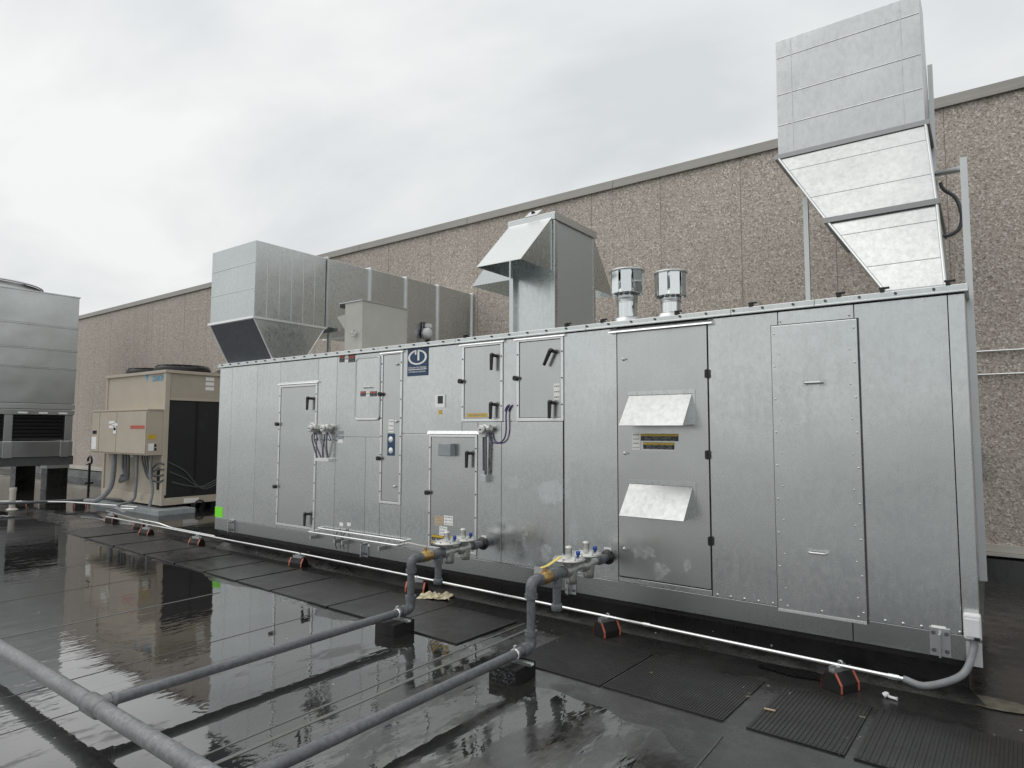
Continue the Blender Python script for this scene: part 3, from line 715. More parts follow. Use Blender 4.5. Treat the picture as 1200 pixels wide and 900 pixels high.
def support(x, y, rz, label, w=.21, d=.11, h=.1):
    t = thing('conduit_support', (x, y, G), label, 'pipe support', 'rubber conduit supports')
    pr = [(-d/2, 0), (d/2, 0), (d/2, h*.45), (d*.22, h), (-d*.22, h), (-d/2, h*.45)]
    def prism(u0_, u1_, off):
        m = MB(); n = 6; q = [(p[0]*off, p[1]*(off if p[1] > 0 else 1)) for p in pr]
        return m.add([(u0_, a_, b_) for a_, b_ in q]+[(u1_, a_, b_) for a_, b_ in q], [tuple(reversed(range(n))), tuple(range(n, 2*n))]+[(k, (k+1) % n, n+(k+1) % n, n+k) for k in range(n)])
    prism(-w/2, w/2, 1).build('rubber_block', 'rubber', t, .004, Vector((0, 0, 0)))
    for s in (-1, 1):
        m = MB(); u = s*w/2*.93
        for k in range(1, 5):
            if k == 3: continue
            p, q = pr[k], pr[(k+1) % 6]
            m.add([(u-.009, p[0]*1.03, p[1]*1.03), (u+.009, p[0]*1.03, p[1]*1.03), (u+.009, q[0]*1.03, q[1]*1.03), (u-.009, q[0]*1.03, q[1]*1.03)], [(0, 1, 2, 3)])
        p, q = (d/2*1.03, .004), (d/2*1.03, h*.46)
        for sg_ in (-1, 1): m.add([(u-.009, sg_*p[0], p[1]), (u+.009, sg_*p[0], p[1]), (u+.009, sg_*q[0], q[1]), (u-.009, sg_*q[0], q[1])], [(0, 1, 2, 3)])
        m.build('reflective_strip', 'orange', t, 0, Vector((0, 0, 0)))
    MB().box((-.075, -.021, h), (.075, .021, h+.012)).box((-.075, -.021, h+.012), (.075, -.016, h+.03)).box((-.075, .016, h+.012), (.075, .021, h+.03)).build('strut_channel', 'strut', t, 0, Vector((0, 0, 0)))
    MB().box((-.012, -.02, h+.03), (.012, .02, h+.034)).lathe([(.014, 0), (.017, 0), (.017, .02), (.014, .02)], (0, 0, h+.045), 'X', 12).build('clamp', 'strut', t, 0, Vector((0, 0, 0)))
    t.rotation_euler.z = rz
    return t
support(7.9, cy(7.9), math.radians(62), 'orange-striped rubber support near the white corner box', w=.17, d=.14, h=.115)
support(6.2, cy(6.2), math.radians(68), 'orange-striped rubber support below the yellow-lever valve beside the big hooded door', w=.17, d=.13, h=.11)
support(4.0, cy(4.0), math.radians(20), 'orange-striped rubber support behind the gas riser and the pale rag')
support(2.0, cy(2.0)-.02, math.radians(8), 'orange-striped rubber support below the tall narrow access door')
support(-.3, cy(0)-.06, math.radians(10), 'orange-striped rubber support below the green sticker')
support(-1.75, -.12, math.radians(12), 'orange-striped rubber support at the kinked end of the conduits')
support(-2.5, .12, math.radians(12), 'orange-striped rubber support under the looped conduits by the condenser')
support(-3.9, .25, math.radians(12), 'orange-striped rubber support between condenser and the white stub pipe')
support(-6.7, .75, math.radians(80), 'orange-striped rubber support under the grey line by the condenser')
support(-7.35, -.1, math.radians(80), 'orange-striped rubber support beside the white stub pipe')
# second conduit with kinks near the condenser
m = MB().tube(fillet([(-.02, .02, CZc), (-1.3, .03, CZc), (-1.6, -.02, CZc+.05), (-2.2, -.05, CZc+.06), (-2.6, .12, CZc), (-4.3, .3, CZc), (-4.5, .55, CZc), (-4.2, .75, CZc)], .1), .0125, 10)
tag(m.build('electrical_conduit', 'conduit'), 'kinked bright steel conduit looping from the condenser to the unit', 'conduit')
m = MB().tube(fillet([(-7.2, -.65, -.1), (-6.75, .3, -.1), (-6.55, 1.15, -.1), (-5.9, 1.25, -.1)], .1), .03, 10)
tag(m.build('roof_pipe', 'flexdark'), 'dark grey pipe lying across the roof to the condenser', 'pipe')
m = MB().tube([(-8.6, -1.0, -.1), (-6.4, .45, -.1), (-4.4, .9, -.1)], .0125, 8)
tag(m.build('electrical_conduit', 'conduit'), 'thin straight steel conduit passing behind the white stub pipe', 'conduit')
# ================================================================== GAS PIPING
gp = thing('gas_pipe', (4.802, -3.3, G), 'grey steel gas piping with two branches rising into the unit', 'pipe')
MY, MZ = -3.305, -.1
MB().tube([(-14, MY, MZ), (13, MY, MZ)], .0445, 20).build('main_pipe', 'mainpipe', gp)
def dirp(c, d): return Vector(c)+Vector(d)
regs = []
for bi, (gx, gz, ry, lev) in enumerate(((4.802, .306, -.95, 'cream'), (6.134, .335, -1.115, 'lever'))):
    R_ = .0305
    br = MB().tube([(gx, MY+.06, MZ), (gx, ry-.03, MZ)], R_, 16).build('branch_pipe', 'pipe', gp)
    m = MB().tube([(gx-.085, MY, MZ), (gx-.07, MY, MZ), (gx+.07, MY, MZ), (gx+.085, MY, MZ)], [.0455, .054, .054, .0455], 20).tube([(gx, MY+.02, MZ), (gx, MY+.085, MZ)], .04, 16).tube([(gx, MY+.075, MZ), (gx, MY+.1, MZ)], .044, 16)
    m.build('tee_fitting', 'mainpipe', gp)
    MB().tube(fillet([(gx, ry-.1, MZ), (gx, ry, MZ), (gx, ry, MZ+.1)], .055, 8), .039, 16).tube([(gx, ry, MZ+.075), (gx, ry, MZ+.11)], .045, 16).tube([(gx, ry-.105, MZ), (gx, ry-.075, MZ)], .045, 16).build('elbow', 'pipe', gp)
    MB().tube([(gx, ry, MZ+.08), (gx, ry, gz-.08)], R_, 16).build('riser', 'pipe', gp)
    MB().tube(fillet([(gx, ry, gz-.1), (gx, ry, gz), (gx, ry+.1, gz)], .055, 8), .039, 16).tube([(gx, ry, gz-.11), (gx, ry, gz-.08)], .045, 16).tube([(gx, ry+.08, gz), (gx, ry+.11, gz)], .045, 16).build('elbow', 'pipe', gp)
    vy = ry+.17
    va = MB().tube([(gx, vy-.065, gz), (gx, vy-.045, gz), (gx, vy-.03, gz), (gx, vy+.03, gz), (gx, vy+.045, gz), (gx, vy+.065, gz)], [.042, .042, .05, .05, .042, .042], 8).cyl((gx, vy, gz+.03), (gx, vy, gz+.07), .014).build('ball_valve', 'brass', gp)
    if bi == 0: lv = [(gx+.0, vy+.02, gz+.075), (gx-.05, vy-.0, gz+.08), (gx-.17, vy-.05, gz+.1)]
    else: lv = [(gx-.01, vy-.03, gz+.068), (gx+.0, vy+.04, gz+.075), (gx+.01, vy+.2, gz+.115)]
    m = MB()
    for k in range(2):
        p, q = Vector(lv[k]), Vector(lv[k+1]); sd_ = (q-p).cross(Vector((0, 0, 1))).normalized()*.014; up = Vector((0, 0, .006))
        m.hexa([p-sd_, p+sd_, q+sd_, q-sd_, p-sd_+up, p+sd_+up, q+sd_+up, q-sd_+up])
    m.build('valve_lever', lev, va, .002)
    # tee with drip leg
    ty = ry+.33
    MB().tube([(gx, vy+.06, gz), (gx, ty+.1, gz)], .0315, 16).tube([(gx, ty-.085, gz), (gx, ty-.07, gz), (gx, ty+.07, gz), (gx, ty+.085, gz)], [.038, .045, .045, .038], 16).tube([(gx, ty, gz-.02), (gx, ty, gz-.09)], .041, 16).build('tee_fitting', 'pipe', gp)
    MB().tube([(gx, ty, gz-.08), (gx, ty, gz-.22)], R_, 16).tube([(gx, ty, gz-.215), (gx, ty, gz-.22), (gx, ty, gz-.26), (gx, ty, gz-.265)], [.036, .041, .041, .034], 16).build('drip_leg', 'pipe', gp)
    MB().tube([(gx, ty+.09, gz), (gx, ty+.125, gz)], .05, 8).tube([(gx, ty+.1, gz), (gx, -.19, gz)], .03, 14).build('union_fitting', 'cast', gp)
    ys = (ry+.50, ry+.76) if bi else (ry+.44, ry+.66)
    for k, yy in enumerate(ys):
        zc = gz+.065
        rg = MB().lathe([(0, -.02), (.03, -.02), (.045, -.005), (.115, .0), (.123, .006), (.123, .016), (.115, .022), (.06, .036), (.03, .04), (.0, .04)], (gx, yy, zc), 'Z', 28)
        rg.tube([(gx, yy-.08, gz), (gx, yy-.05, gz-.004), (gx, yy+.05, gz-.004), (gx, yy+.08, gz)], [.036, .05, .05, .036], 14).lathe([(.03, 0), (.045, .07)], (gx, yy, gz-.005), 'Z', 16).lathe([(0, -.11), (.04, -.105), (.045, -.07), (.05, .0)], (gx+.01, yy+.02, gz-.0), 'Z', 16)
        for q in range(8):
            t_ = 2*math.pi*q/8+.2; rg.cyl((gx+.11*math.cos(t_), yy+.11*math.sin(t_), zc+.014), (gx+.11*math.cos(t_), yy+.11*math.sin(t_), zc+.034), .007, 6)
        rg = rg.build('regulator', 'cast', gp)
        MB().lathe([(.03, .03), (.026, .045), (.024, .085), (.029, .09), (.029, .105), (.014, .113), (0, .113)], (gx, yy, zc), 'Z', 16).build('spring_tower', 'cast', rg)
        MB().lathe([(.01, .02), (.01, .045), (.017, .045), (.017, .072), (.008, .076), (0, .076)], (gx+.06, yy+.035, zc), 'Z', 12).build('vent_cap', 'bluecap', rg)
    MB().tube([(gx, -.21, gz), (gx, .02, gz)], .031, 14).tube([(gx, -.16, gz), (gx, -.10, gz)], .042, 14).build('inlet_pipe', 'pipe', gp)
    MB().lathe([(.031, .03), (.055, .022), (.062, .0)], (gx, -.001, gz), 'Y', 20).build('pipe_seal', 'black', gp)
def block(x, y, label, tex):
    t = thing('pipe_support_block', (x, y, G), label, 'pipe support')
    rz = math.radians(4)
    MB().box((-.12, -.13, 0), (.1, .1, .10)).build('rubber_block', 'rubber', t, .006, Vector((0, 0, 0)))
    m = MB().box((-.03, -.02, .1), (.14, .02, .105)).box((-.03, -.02, .105), (.14, -.016, .118)).box((-.03, .016, .105), (.14, .02, .118)); m.build('strut_channel', 'strut', t, 0, Vector((0, 0, 0)))
    MB().lathe([(.031, -.012), (.036, -.012), (.036, .012), (.031, .012), (.031, -.012)], (0, 0, .15), 'Y', 18).box((-.006, -.012, .184), (.006, .012, .205)).build('pipe_clamp', 'trim', t, 0, Vector((0, 0, 0)))
    if tex:
        m = MB(); random.seed(3)
        for k in range(60):
            px, pz = random.uniform(-.11, .09), random.uniform(.008, .09)
            m.tube([(px+random.uniform(-.008, .008)*q, -.131, pz+random.uniform(-.006, .006)*q) for q in range(4)], .0025, 5)
        m.build('embossed_texture', 'flexdark', t, 0, Vector((0, 0, 0)))
block(4.802, -1.1, 'smooth black rubber block under the smaller-levered gas branch', False)
block(6.134, -1.3, 'black rubber block with worn mottled face under the yellow-lever gas branch', True)
# ================================================================== DUCTS
def flange(m, sec, w=.03, t=.02, ax=None):
    """angle-iron ring around a 4-corner section"""
    c = sum((Vector(p) for p in sec), Vector())/4
    n = (Vector(sec[1])-Vector(sec[0])).cross(Vector(sec[2])-Vector(sec[1])).normalized()*t/2
    o_ = [Vector(p)+(Vector(p)-c).normalized()*w*1.3 for p in sec]
    for k in range(4):
        a_, b_, c_, d_ = Vector(sec[k]), Vector(sec[(k+1) % 4]), o_[(k+1) % 4], o_[k]
        m.hexa([a_-n, b_-n, c_-n, d_-n, a_+n, b_+n, c_+n, d_+n])
    return m
def loft(sa, sb): return MB().add(list(sa)+list(sb), [(0, 1, 2, 3), (7, 6, 5, 4)]+[(k, (k+1) % 4, 4+(k+1) % 4, 4+k) for k in range(4)])
# duct 1
D1 = thing('supply_duct', (.6, .35, H), 'large square galvanised duct running from the end of the unit back to the wall', 'duct')
x0, x1, y0, y1, z0, z1 = .062, 1.135, -.209, .90, 2.825, 3.85
MB().box((x0, y0, z0+.02), (x1, y1, z1)).build('elbow_box', 'duct', D1, .006)
ys = [y1+.02, 1.716, 2.479, 3.24, WY-.01]
for i in range(4):
    m = MB().box((x0, ys[i]+.004, z0+.03), (x1, ys[i+1]-.004, z1+.012*i)); m.build('duct_section', 'duct', D1, .004)
for i in range(5):
    y = ys[i] if i < 4 else WY-.04
    flange(MB(), [(x0, y, z0+.03), (x1, y, z0+.03), (x1, y, z1+.008*i), (x0, y, z1+.008*i)], .028, .028).build('flange', 'trim' if i else 'strut', D1)
m = MB()
for k in range(1, 6):
    y = y0+(y1-y0)*k/6
    m.hexa([(x1, y-.006, z0+.03), (x1+.002, y, z0+.03), (x1+.002, y, z0+.03), (x1, y+.006, z0+.03), (x1, y-.006, z1-.005), (x1+.002, y, z1-.005), (x1+.002, y, z1-.005), (x1, y+.006, z1-.005)])
for i in range(4):
    for k in (1, 2):
        y = ys[i]+(ys[i+1]-ys[i])*k/3; m.box((x1, y-.003, z0+.04), (x1+.0015, y+.003, z1-.01))
for k in (1, 2):
    z = z0+(z1-z0)*k/3+.05; m.hexa([(x0+.01, y0, z-.006), (x1-.01, y0, z-.006), (x1-.01, y0-.004, z), (x0+.01, y0-.004, z), (x0+.01, y0, z+.006), (x1-.01, y0, z+.006), (x1-.01, y0-.004, z), (x0+.01, y0-.004, z)])
m.build('stiffening_seams', 'duct', D1)
nk = [(.05, .085, 2.31), (1.13, .085, 2.31), (1.13, .56, 2.31), (.05, .56, 2.31)]
tp = [(x0, y0, z0), (x1, y0, z0), (x1, y1, z0), (x0, y1, z0)]
loft(nk, tp).build('transition', 'duct', D1, .003)
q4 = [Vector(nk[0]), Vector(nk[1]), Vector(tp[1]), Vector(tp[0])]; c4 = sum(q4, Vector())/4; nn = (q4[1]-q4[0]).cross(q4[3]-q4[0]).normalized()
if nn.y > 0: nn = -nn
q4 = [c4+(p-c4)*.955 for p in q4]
MB().hexa([p+nn*.001 for p in q4]+[p+nn*.006 for p in q4]).build('transition_shade_plate', 'screen', D1)  # added plate, coloured dark in place of shade on the down-facing front
flange(flange(MB(), [Vector(p)+Vector((0, 0, .008)) for p in tp], .024, .03), [Vector(p)+Vector((0, 0, .012)) for p in nk], .02, .02).build('flange', 'trim', D1)
m = MB()
for k in range(4):
    m.tube([nk[k], tp[k]], .009, 6)
m.build('corner_seams', 'trim', D1)
MB().box((.25, 1.05, 2.3), (.29, 1.09, z0+.03)).box((1.0, 1.05, 2.3), (1.04, 1.09, z0+.03)).box((.1, 1.045, z0-.03), (1.25, 1.095, z0+.03)).build('support_stand', 'strut', D1)
# duct 2
D2 = thing('return_duct', (8.3, .6, H), 'tall galvanised duct flaring up from a narrow neck at the end of the unit', 'duct')
nk = [(8.21, .1, 2.305), (8.537, .1, 2.305), (8.537, 1.3, 2.305), (8.21, 1.3, 2.305)]
md = [(7.785, .505, 3.0), (8.492, .505, 3.0), (8.492, 1.5, 3.0), (7.785, 1.5, 3.0)]
bx = [(7.322, 1.0, 3.79), (8.42, 1.0, 3.79), (8.42, 1.75, 3.79), (7.322, 1.75, 3.79)]
loft(nk, md).build('lower_transition', 'hood', D2, .003); loft(md, bx).build('upper_transition', 'hood', D2, .003)
B2 = MB().hexa([(7.322, 1.0, 3.80), (8.42, 1.0, 3.80), (8.42, 1.75, 3.80), (7.322, 1.75, 3.80), (7.322, 1.0, 4.86), (8.42, 1.0, 4.86), (8.42, 1.3, 4.86), (7.322, 1.3, 4.86)]).build('elbow_box', 'oldduct', D2, .005)
MB().box((7.4, 1.62, 3.9), (8.0, WY-.01, 4.45)).build('duct_section', 'oldduct', D2, .005)
flange(MB(), [Vector(p)+Vector((0, 0, .005)) for p in bx], .026, .04).build('flange', 'flange', D2)
flange(MB(), md, .026, .04).build('flange', 'flange', D2); flange(MB(), [Vector(p)+Vector((0, 0, .012)) for p in nk], .02, .02).build('flange', 'strut', D2)
m = MB()
for s_ in ((nk, md), (md, bx)):
    for k in (0, 1): m.tube([s_[0][k], s_[1][k]], .012, 6)
    for q in (.34, .78):
        a_, b_ = Vector(s_[0][0]).lerp(Vector(s_[1][0]), q), Vector(s_[0][1]).lerp(Vector(s_[1][1]), q)
        m.tube([a_, b_], .0035, 6)
m.build('seams', 'strut', D2)
m = MB()
for z in (4.08, 4.36, 4.70): m.hexa([(7.33, 1.0, z-.006), (8.41, 1.0, z-.006), (8.41, .997, z), (7.33, .997, z), (7.33, 1.0, z+.006), (8.41, 1.0, z+.006), (8.41, .997, z), (7.33, .997, z)])
for x in (7.45, 8.28): m.box((x-.002, .997, 3.82), (x+.002, 1.0, 4.84))
m.build('stiffening_seams', 'oldduct', D2)
# support struts of duct 2
m = MB().box((8.425, 1.5, 2.3), (8.46, 1.54, 4.5))
ds = m.build('strut_post', 'strut', D2)
a = AY(944, 232, 1.3)
MB().box((a.x-.02, 1.28, 2.3), (a.x+.02, 1.32, a.z)).build('strut_post', 'strut', D2)
st = thing('strut_post', (8.665, .4, .31), 'tall slotted steel strut fixed up the end of the unit', 'post')
q0 = AY(1132, 185, .4).z; q1 = AY(1152, 680, .4).z
MB().box((L+.001, .375, q1), (L+.007, .425, q0)).box((L+.007, .375, q1), (L+.042, .381, q0)).box((L+.007, .419, q1), (L+.042, .425, q0)).build('channel', 'strut', st)
ea, eb = AY(1130, 197, .4), AX(1096, 204, 8.45)
MB().tube([ea, eb], .022, 4).build('bracing_arm', 'strut', st)
pts = [AY(*p, 1.15) for p in ((1102, 214), (1106, 222), (1120, 232), (1127, 252), (1124, 268), (1112, 276), (1103, 276))]
tag(MB().tube(bez(pts, 8), .014, 8).build('cable', 'flexdark'), 'dark cable looping beside the tall flared duct', 'cable')
# ================================================================== RELIEF HOOD TOWER
TY = .38
a, b = AY(597, 262, TY), AY(650, 251, TY); tx0, tx1, tz = a.x, b.x, b.z
ty1 = AX(697.5, 277.5, tx1).y
T = thing('relief_hood', ((tx0+tx1)/2, (TY+ty1)/2, H), 'square galvanised relief vent tower with sloping rain hoods on top of the unit', 'vent hood')
w = .05
for xx, yy in ((tx0, TY), (tx1-w, TY), (tx0, ty1-w), (tx1-w, ty1-w)): MB().box((xx, yy, H), (xx+w, yy+w, tz-.001)).build('corner_post', 'galv', T, .002)
MB().box((tx0+w, TY+.05, H), (tx1-w, TY+.06, tz-.35)).build('front_panel', 'galv', T)
MB().box((tx0+w, TY+.055, tz-.35), (tx1-w, TY+.065, tz-.02)).build('screen', 'coil', T)
MB().box((tx1-.014, TY+w, H), (tx1-.006, ty1-w, tz-.002)).build('side_panel', 'satin', T)
MB().box((tx0+.006, TY+w, H), (tx0+.014, ty1-w, tz-.45)).build('side_panel', 'door', T)
MB().box((tx0+w, ty1-.014, H), (tx1-w, ty1-.006, tz-.002)).build('back_panel', 'door', T)
MB().box((tx0-.012, TY-.012, tz), (tx1+.012, ty1+.012, tz+.028)).box((tx0-.012, TY-.012, tz-.05), (tx1+.012, TY-.006, tz)).box((tx1+.006, TY-.012, tz-.05), (tx1+.012, ty1+.012, tz)).build('top_cap', 'galv', T, .002)
def shroud(org, ux, out_v, wid, zt, zb, depth, tipz, name='rain_hood', mat='shiny'):
    """hood: top edge on the wall, lip out along out_v"""
    o_, ux, ov = Vector(org), Vector(ux), Vector(out_v); t = .005
    A, Bq = o_+Vector((0, 0, zt)), o_+ux*wid+Vector((0, 0, zt)); Cq, Dq = o_+ov*depth+Vector((0, 0, tipz)), o_+ux*wid+ov*depth+Vector((0, 0, tipz))
    dn = Vector((0, 0, -t))
    MB().hexa([Cq+dn, Dq+dn, Bq+dn, A+dn, Cq, Dq, Bq, A]).build(name, mat, T)
    for base, sg_ in ((o_, 1), (o_+ux*wid, -1)):
        p0, p1, p2 = base+Vector((0, 0, zt-t)), base+ov*depth+Vector((0, 0, tipz-t)), base+Vector((0, 0, zb)); q = ux*(t*sg_)
        MB().add([p0, p1, p2, p0+q, p1+q, p2+q], [(0, 1, 2), (3, 5, 4), (0, 3, 4, 1), (1, 4, 5, 2), (2, 5, 3, 0)]).build('hood_cheek', 'galv', T)
lp = AX(612, 303, tx1-.02); bz = AX(648, 317, tx1-.02).z
shroud((tx0+.005, TY-.013, 0), (1, 0, 0), (0, -1, 0), tx1-tx0-.03, tz-.03, lp.z-.004, TY-lp.y, lp.z)
tp_ = AY(555, 335, TY+.04)
shroud((tx0-.013, TY+.03, 0), (0, 1, 0), (-1, 0, 0), ty1-TY-.06, tz-.06, tp_.z-.004, tx0-tp_.x, tp_.z, mat='galv')
tb = AX(717.5, 346, tx1-.02)
shroud((tx0+.02, ty1+.013, 0), (1, 0, 0), (0, 1, 0), tx1-tx0-.04, tz-.04, tb.z-.004, tb.y-ty1, tb.z, mat='galv')
m = MB()
for k in range(9): m.box((tx1-.004, ty1-.045, tz-.1-k*.1), (tx1+.004, ty1-.005, tz-.085-k*.1))
for k in range(4): m.cyl((tx1-.03, TY-.001, tz-.1-k*.13), (tx1-.03, TY-.006, tz-.1-k*.13), .007, 6)
m.build('fasteners', 'strut', T)
c = AY(625, 253, TY+.03)
p = MB().hexa([(c.x-.075, TY-.02, tz+.03), (c.x+.075, TY-.02, tz+.03), (c.x+.075, TY-.014, tz+.03), (c.x-.075, TY-.014, tz+.03), (c.x-.055, TY+.05, tz+.10), (c.x+.095, TY+.05, tz+.10), (c.x+.095, TY+.056, tz+.10), (c.x-.055, TY+.056, tz+.10)]).build('bracket_plate', 'white', T)
MB().cyl((c.x+.01, TY+.01, tz+.062), (c.x+.01, TY+.02, tz+.068), .022, 14).build('sensor_eye', 'dark', p)
# ================================================================== FLUE CAPS
for (px0, px1, pt, pm, ysf, label) in ((717, 753, 317, 342, .27, 'round flue with vaned cap next to the relief hood tower'), (768, 804, 319, 345, .27, 'round flue with vaned cap farther from the relief hood tower')):
    a, b = AY(px0, pt+3, ysf), AY(px1, pt+3, ysf); cx = (a.x+b.x)/2; R = (b.x-a.x)*.485; zt = AY((px0+px1)/2, pt, ysf).z; zm = AY((px0+px1)/2, pm, ysf-.1).z
    t = thing('flue_vent', (cx, ysf, H), label, 'flue', 'flue vents on the unit roof')
    rp = R*.6
    MB().lathe([(rp, 0), (rp, zm-H+.04)], (cx, ysf, H), 'Z', 28).lathe([(rp+.004, .2), (rp+.004, .206)], (cx, ysf, H), 'Z', 28).build('stack', 'chrome', t)
    MB().lathe([(rp+.05, 0), (rp+.05, .012), (rp+.012, .035), (rp+.002, .05)], (cx, ysf, H), 'Z', 28).lathe([(rp+.05, .0), (rp+.05, .055), (rp+.0, .075)], (cx, ysf, H), 'Z', 28).build('collar', 'shiny', t)
    MB().lathe([(0, 0), (rp+.006, 0), (rp+.006, (zm-H)*.25), (rp, (zm-H)*.26)], (cx, ysf, zm-(zm-H)*.25), 'Z', 28).build('band', 'shiny', t)
    MB().lathe([(0, .012), (R*1.02, .008), (R*1.06, .0), (R*1.06, -.008), (0, -.008)], (cx, ysf, zt-.01), 'Z', 36).build('cap_lid', 'strut', t)
    MB().lathe([(0, 0), (R*.8, 0), (R*.8, zt-zm-.03)], (cx, ysf, zm+.01), 'Z', 24).build('cap_core', 'chrome', t)
    for k in range(8):
        t0 = 2*math.pi*(k+.1+(.35 if px0 > 750 else 0))/8; t1 = t0+2*math.pi*.8/8
        p, q = Vector((math.cos(t0), math.sin(t0), 0))*R, Vector((math.cos(t1), math.sin(t1), 0))*R
        c0 = Vector((cx, ysf, 0)); m = MB()
        m.hexa([c0+p+Vector((0, 0, zm)), c0+q+Vector((0, 0, zm)), c0+q*.96+Vector((0, 0, zm)), c0+p*.96+Vector((0, 0, zm)), c0+p+Vector((0, 0, zt-.02)), c0+q+Vector((0, 0, zt-.02)), c0+q*.96+Vector((0, 0, zt-.02)), c0+p*.96+Vector((0, 0, zt-.02))])
        m.build('vane', 'chrome', t, .002)
# ================================================================== INTAKE BOX ON THE UNIT ROOF
IY = .45
a, b = AY(404.6, 355, IY), AY(425, 351, IY); c = AX(477.5, 363.5, b.x)
I = thing('intake_box', ((a.x+b.x)/2, (IY+c.y)/2, H), 'warm grey sheet metal intake box with lidded top on the unit roof', 'vent box')
MB().box((a.x, IY, H), (b.x, c.y, b.z-.012)).build('body', 'greige', I, .004)
MB().box((a.x-.1, IY-.015, b.z-.012), (b.x+.012, c.y+.012, b.z)).box((a.x-.1, IY-.015, b.z-.06), (a.x-.094, c.y+.012, b.z-.012)).build('lid', 'strut', I)
fz = AY(395, 372, IY).z
MB().hexa([(a.x-.16, IY, fz-.0), (a.x, IY, fz-.17), (a.x, c.y, fz-.17), (a.x-.16, c.y, fz-.0), (a.x-.16, IY, fz+.006), (a.x, IY, fz+.02), (a.x, c.y, fz+.02), (a.x-.16, c.y, fz+.006)]).build('flap', 'greige', I)
m = MB()
for k in range(6):
    z = H+.1+k*(b.z-H-.15)/5
    m.box((b.x-.03, IY-.004, z), (b.x+.004, IY+.0, z+.02)); m.box((b.x, c.y-.03, z), (b.x+.004, c.y+.003, z+.02))
m.build('fold_tabs', 'greige', I)
q = AY(415, 391, IY-.02)
MB().lathe([(0, .06), (.03, .06), (.034, .0)], (q.x, IY, q.z), 'Y', 14).cyl((q.x-.02, IY-.05, q.z-.04), (q.x+.04, IY-.05, q.z+.05), .014, 8).build('actuator', 'cast', I)
# damper actuator on duct 1
q = AX(501, 386, 1.135+.09)
A_ = thing('duct_actuator', (1.14, q.y, H), 'small black and white actuator mounted on the galvanised wall duct', 'actuator')
MB().box((1.14, q.y-.06, q.z-.14), (1.17, q.y+.07, q.z+.12)).build('base_plate', 'black', A_)
MB().lathe([(0, .1), (.07, .1), (.085, .08), (.085, 0)], (1.17, q.y, q.z-.06), 'X', 18).build('motor', 'white', A_)
MB().box((1.17, q.y-.02, q.z+.03), (1.25, q.y+.09, q.z+.1)).build('head', 'white', A_, .01)
MB().cyl((1.19, q.y-.08, q.z-.4), (1.19, q.y-.08, q.z+.1), .01, 8).build('conduit', 'flex', A_)
# ================================================================== BEIGE CONDENSER
Cx0, Cx1, Cy0, Cy1, Cz0, Cz1 = -6.95, -4.22, 1.242, 4.0, -.1, 2.55
Ch = thing('air_cooled_condenser', ((Cx0+Cx1)/2, (Cy0+Cy1)/2, G), 'beige painted condenser with dark coil side and fans on top beside the unit', 'condenser')
MB().box((Cx0+.03, Cy0+.06, Cz0+.1), (Cx1-.06, Cy1, Cz1-.04)).build('inner_casing', 'dark', Ch)
MB().box((Cx0, Cy0, Cz0), (Cx1, Cy0+.06, Cz0+.2)).box((Cx1-.06, Cy0+.06, Cz0), (Cx1, Cy1, Cz0+.14)).build('base_frame', 'beige', Ch, .006)
for xx, yy in ((Cx0, Cy0), (Cx1-.09, Cy0), (Cx1-.09, Cy1-.09)): MB().box((xx, yy, Cz0+.2), (xx+.09, yy+.09, Cz1-.06)).build('corner_post', 'beige', Ch, .005)
MB().box((Cx0-.02, Cy0-.02, Cz1-.06), (Cx1+.02, Cy1+.02, Cz1)).build('top_rail', 'beige', Ch, .005)
MB().box((Cx0+.09, Cy0+.025, 1.74), (Cx1-.09, Cy0+.05, Cz1-.06)).build('upper_panel', 'beige', Ch)
xm = -5.45
MB().box((Cx0+.09, Cy0+.03, Cz0+.2), (xm-.01, Cy0+.055, 1.74)).build('lower_panel', 'beige2', Ch); MB().box((xm+.01, Cy0+.03, Cz0+.2), (Cx1-.09, Cy0+.055, 1.74)).build('lower_panel', 'beige2', Ch)
ub = AX(230, 467, Cx1).z
MB().box((Cx1-.05, Cy0+.09, ub), (Cx1-.02, Cy1-.09, Cz1-.06)).build('side_panel', 'beige2', Ch)
MB().box((Cx1-.055, Cy0+.09, ub-.05), (Cx1-.012, Cy1-.09, ub)).build('side_rail', 'beige', Ch)
MB().box((Cx1-.055, Cy0+.09, Cz0+.14), (Cx1-.035, Cy1-.09, ub-.05)).build('coil', 'coil', Ch)
yd = AX(231, 520, Cx1).y
MB().box((Cx1-.034, yd-.02, Cz0+.2), (Cx1-.022, yd+.02, ub-.05)).build('coil_divider', 'black', Ch)
q = AX(223, 593, Cx1)
for k in range(3):
    MB().tube(bez([(Cx1-.03, Cy0+.1+k*.05, .75-k*.2), (Cx1-.02, Cy0+.45, .55-k*.14), (Cx1-.02, Cy0+.8, .18+k*.02), (Cx1-.02, Cy0+1.15, .25+k*.05), (Cx1-.02, Cy0+1.6, .4)]), .012, 8).build('cable', 'flexdark', Ch)
plq = AX(223, 586, Cx1)
MB().box((Cx1, plq.y-.13, plq.z-.05), (Cx1+.003, plq.y+.17, plq.z+.04)).build('nameplate', 'label', Ch)
plq = AX(246, 448, Cx1-.02)
for k in range(3): MB().box((Cx1-.02, plq.y-.09, plq.z+.03-k*.1), (Cx1-.017, plq.y+.09, plq.z+.1-k*.1)).build('warning_label', 'label', Ch)
text('brand_lettering', 'DAIKIN', .17, 'skyblue', Ch, (AY(184.5, 443, Cy0).x, Cy0+.02, AY(184, 443.5, Cy0).z), width=.5)
x, z = AY(173, 443, Cy0).x-.05, AY(173, 443.5, Cy0).z
MB().add([(x-.1, Cy0+.023, z+.09), (x+.05, Cy0+.023, z+.09), (x-.02, Cy0+.023, z-.07)], [(0, 1, 2)]).build('brand_mark', 'skyblue', Ch)
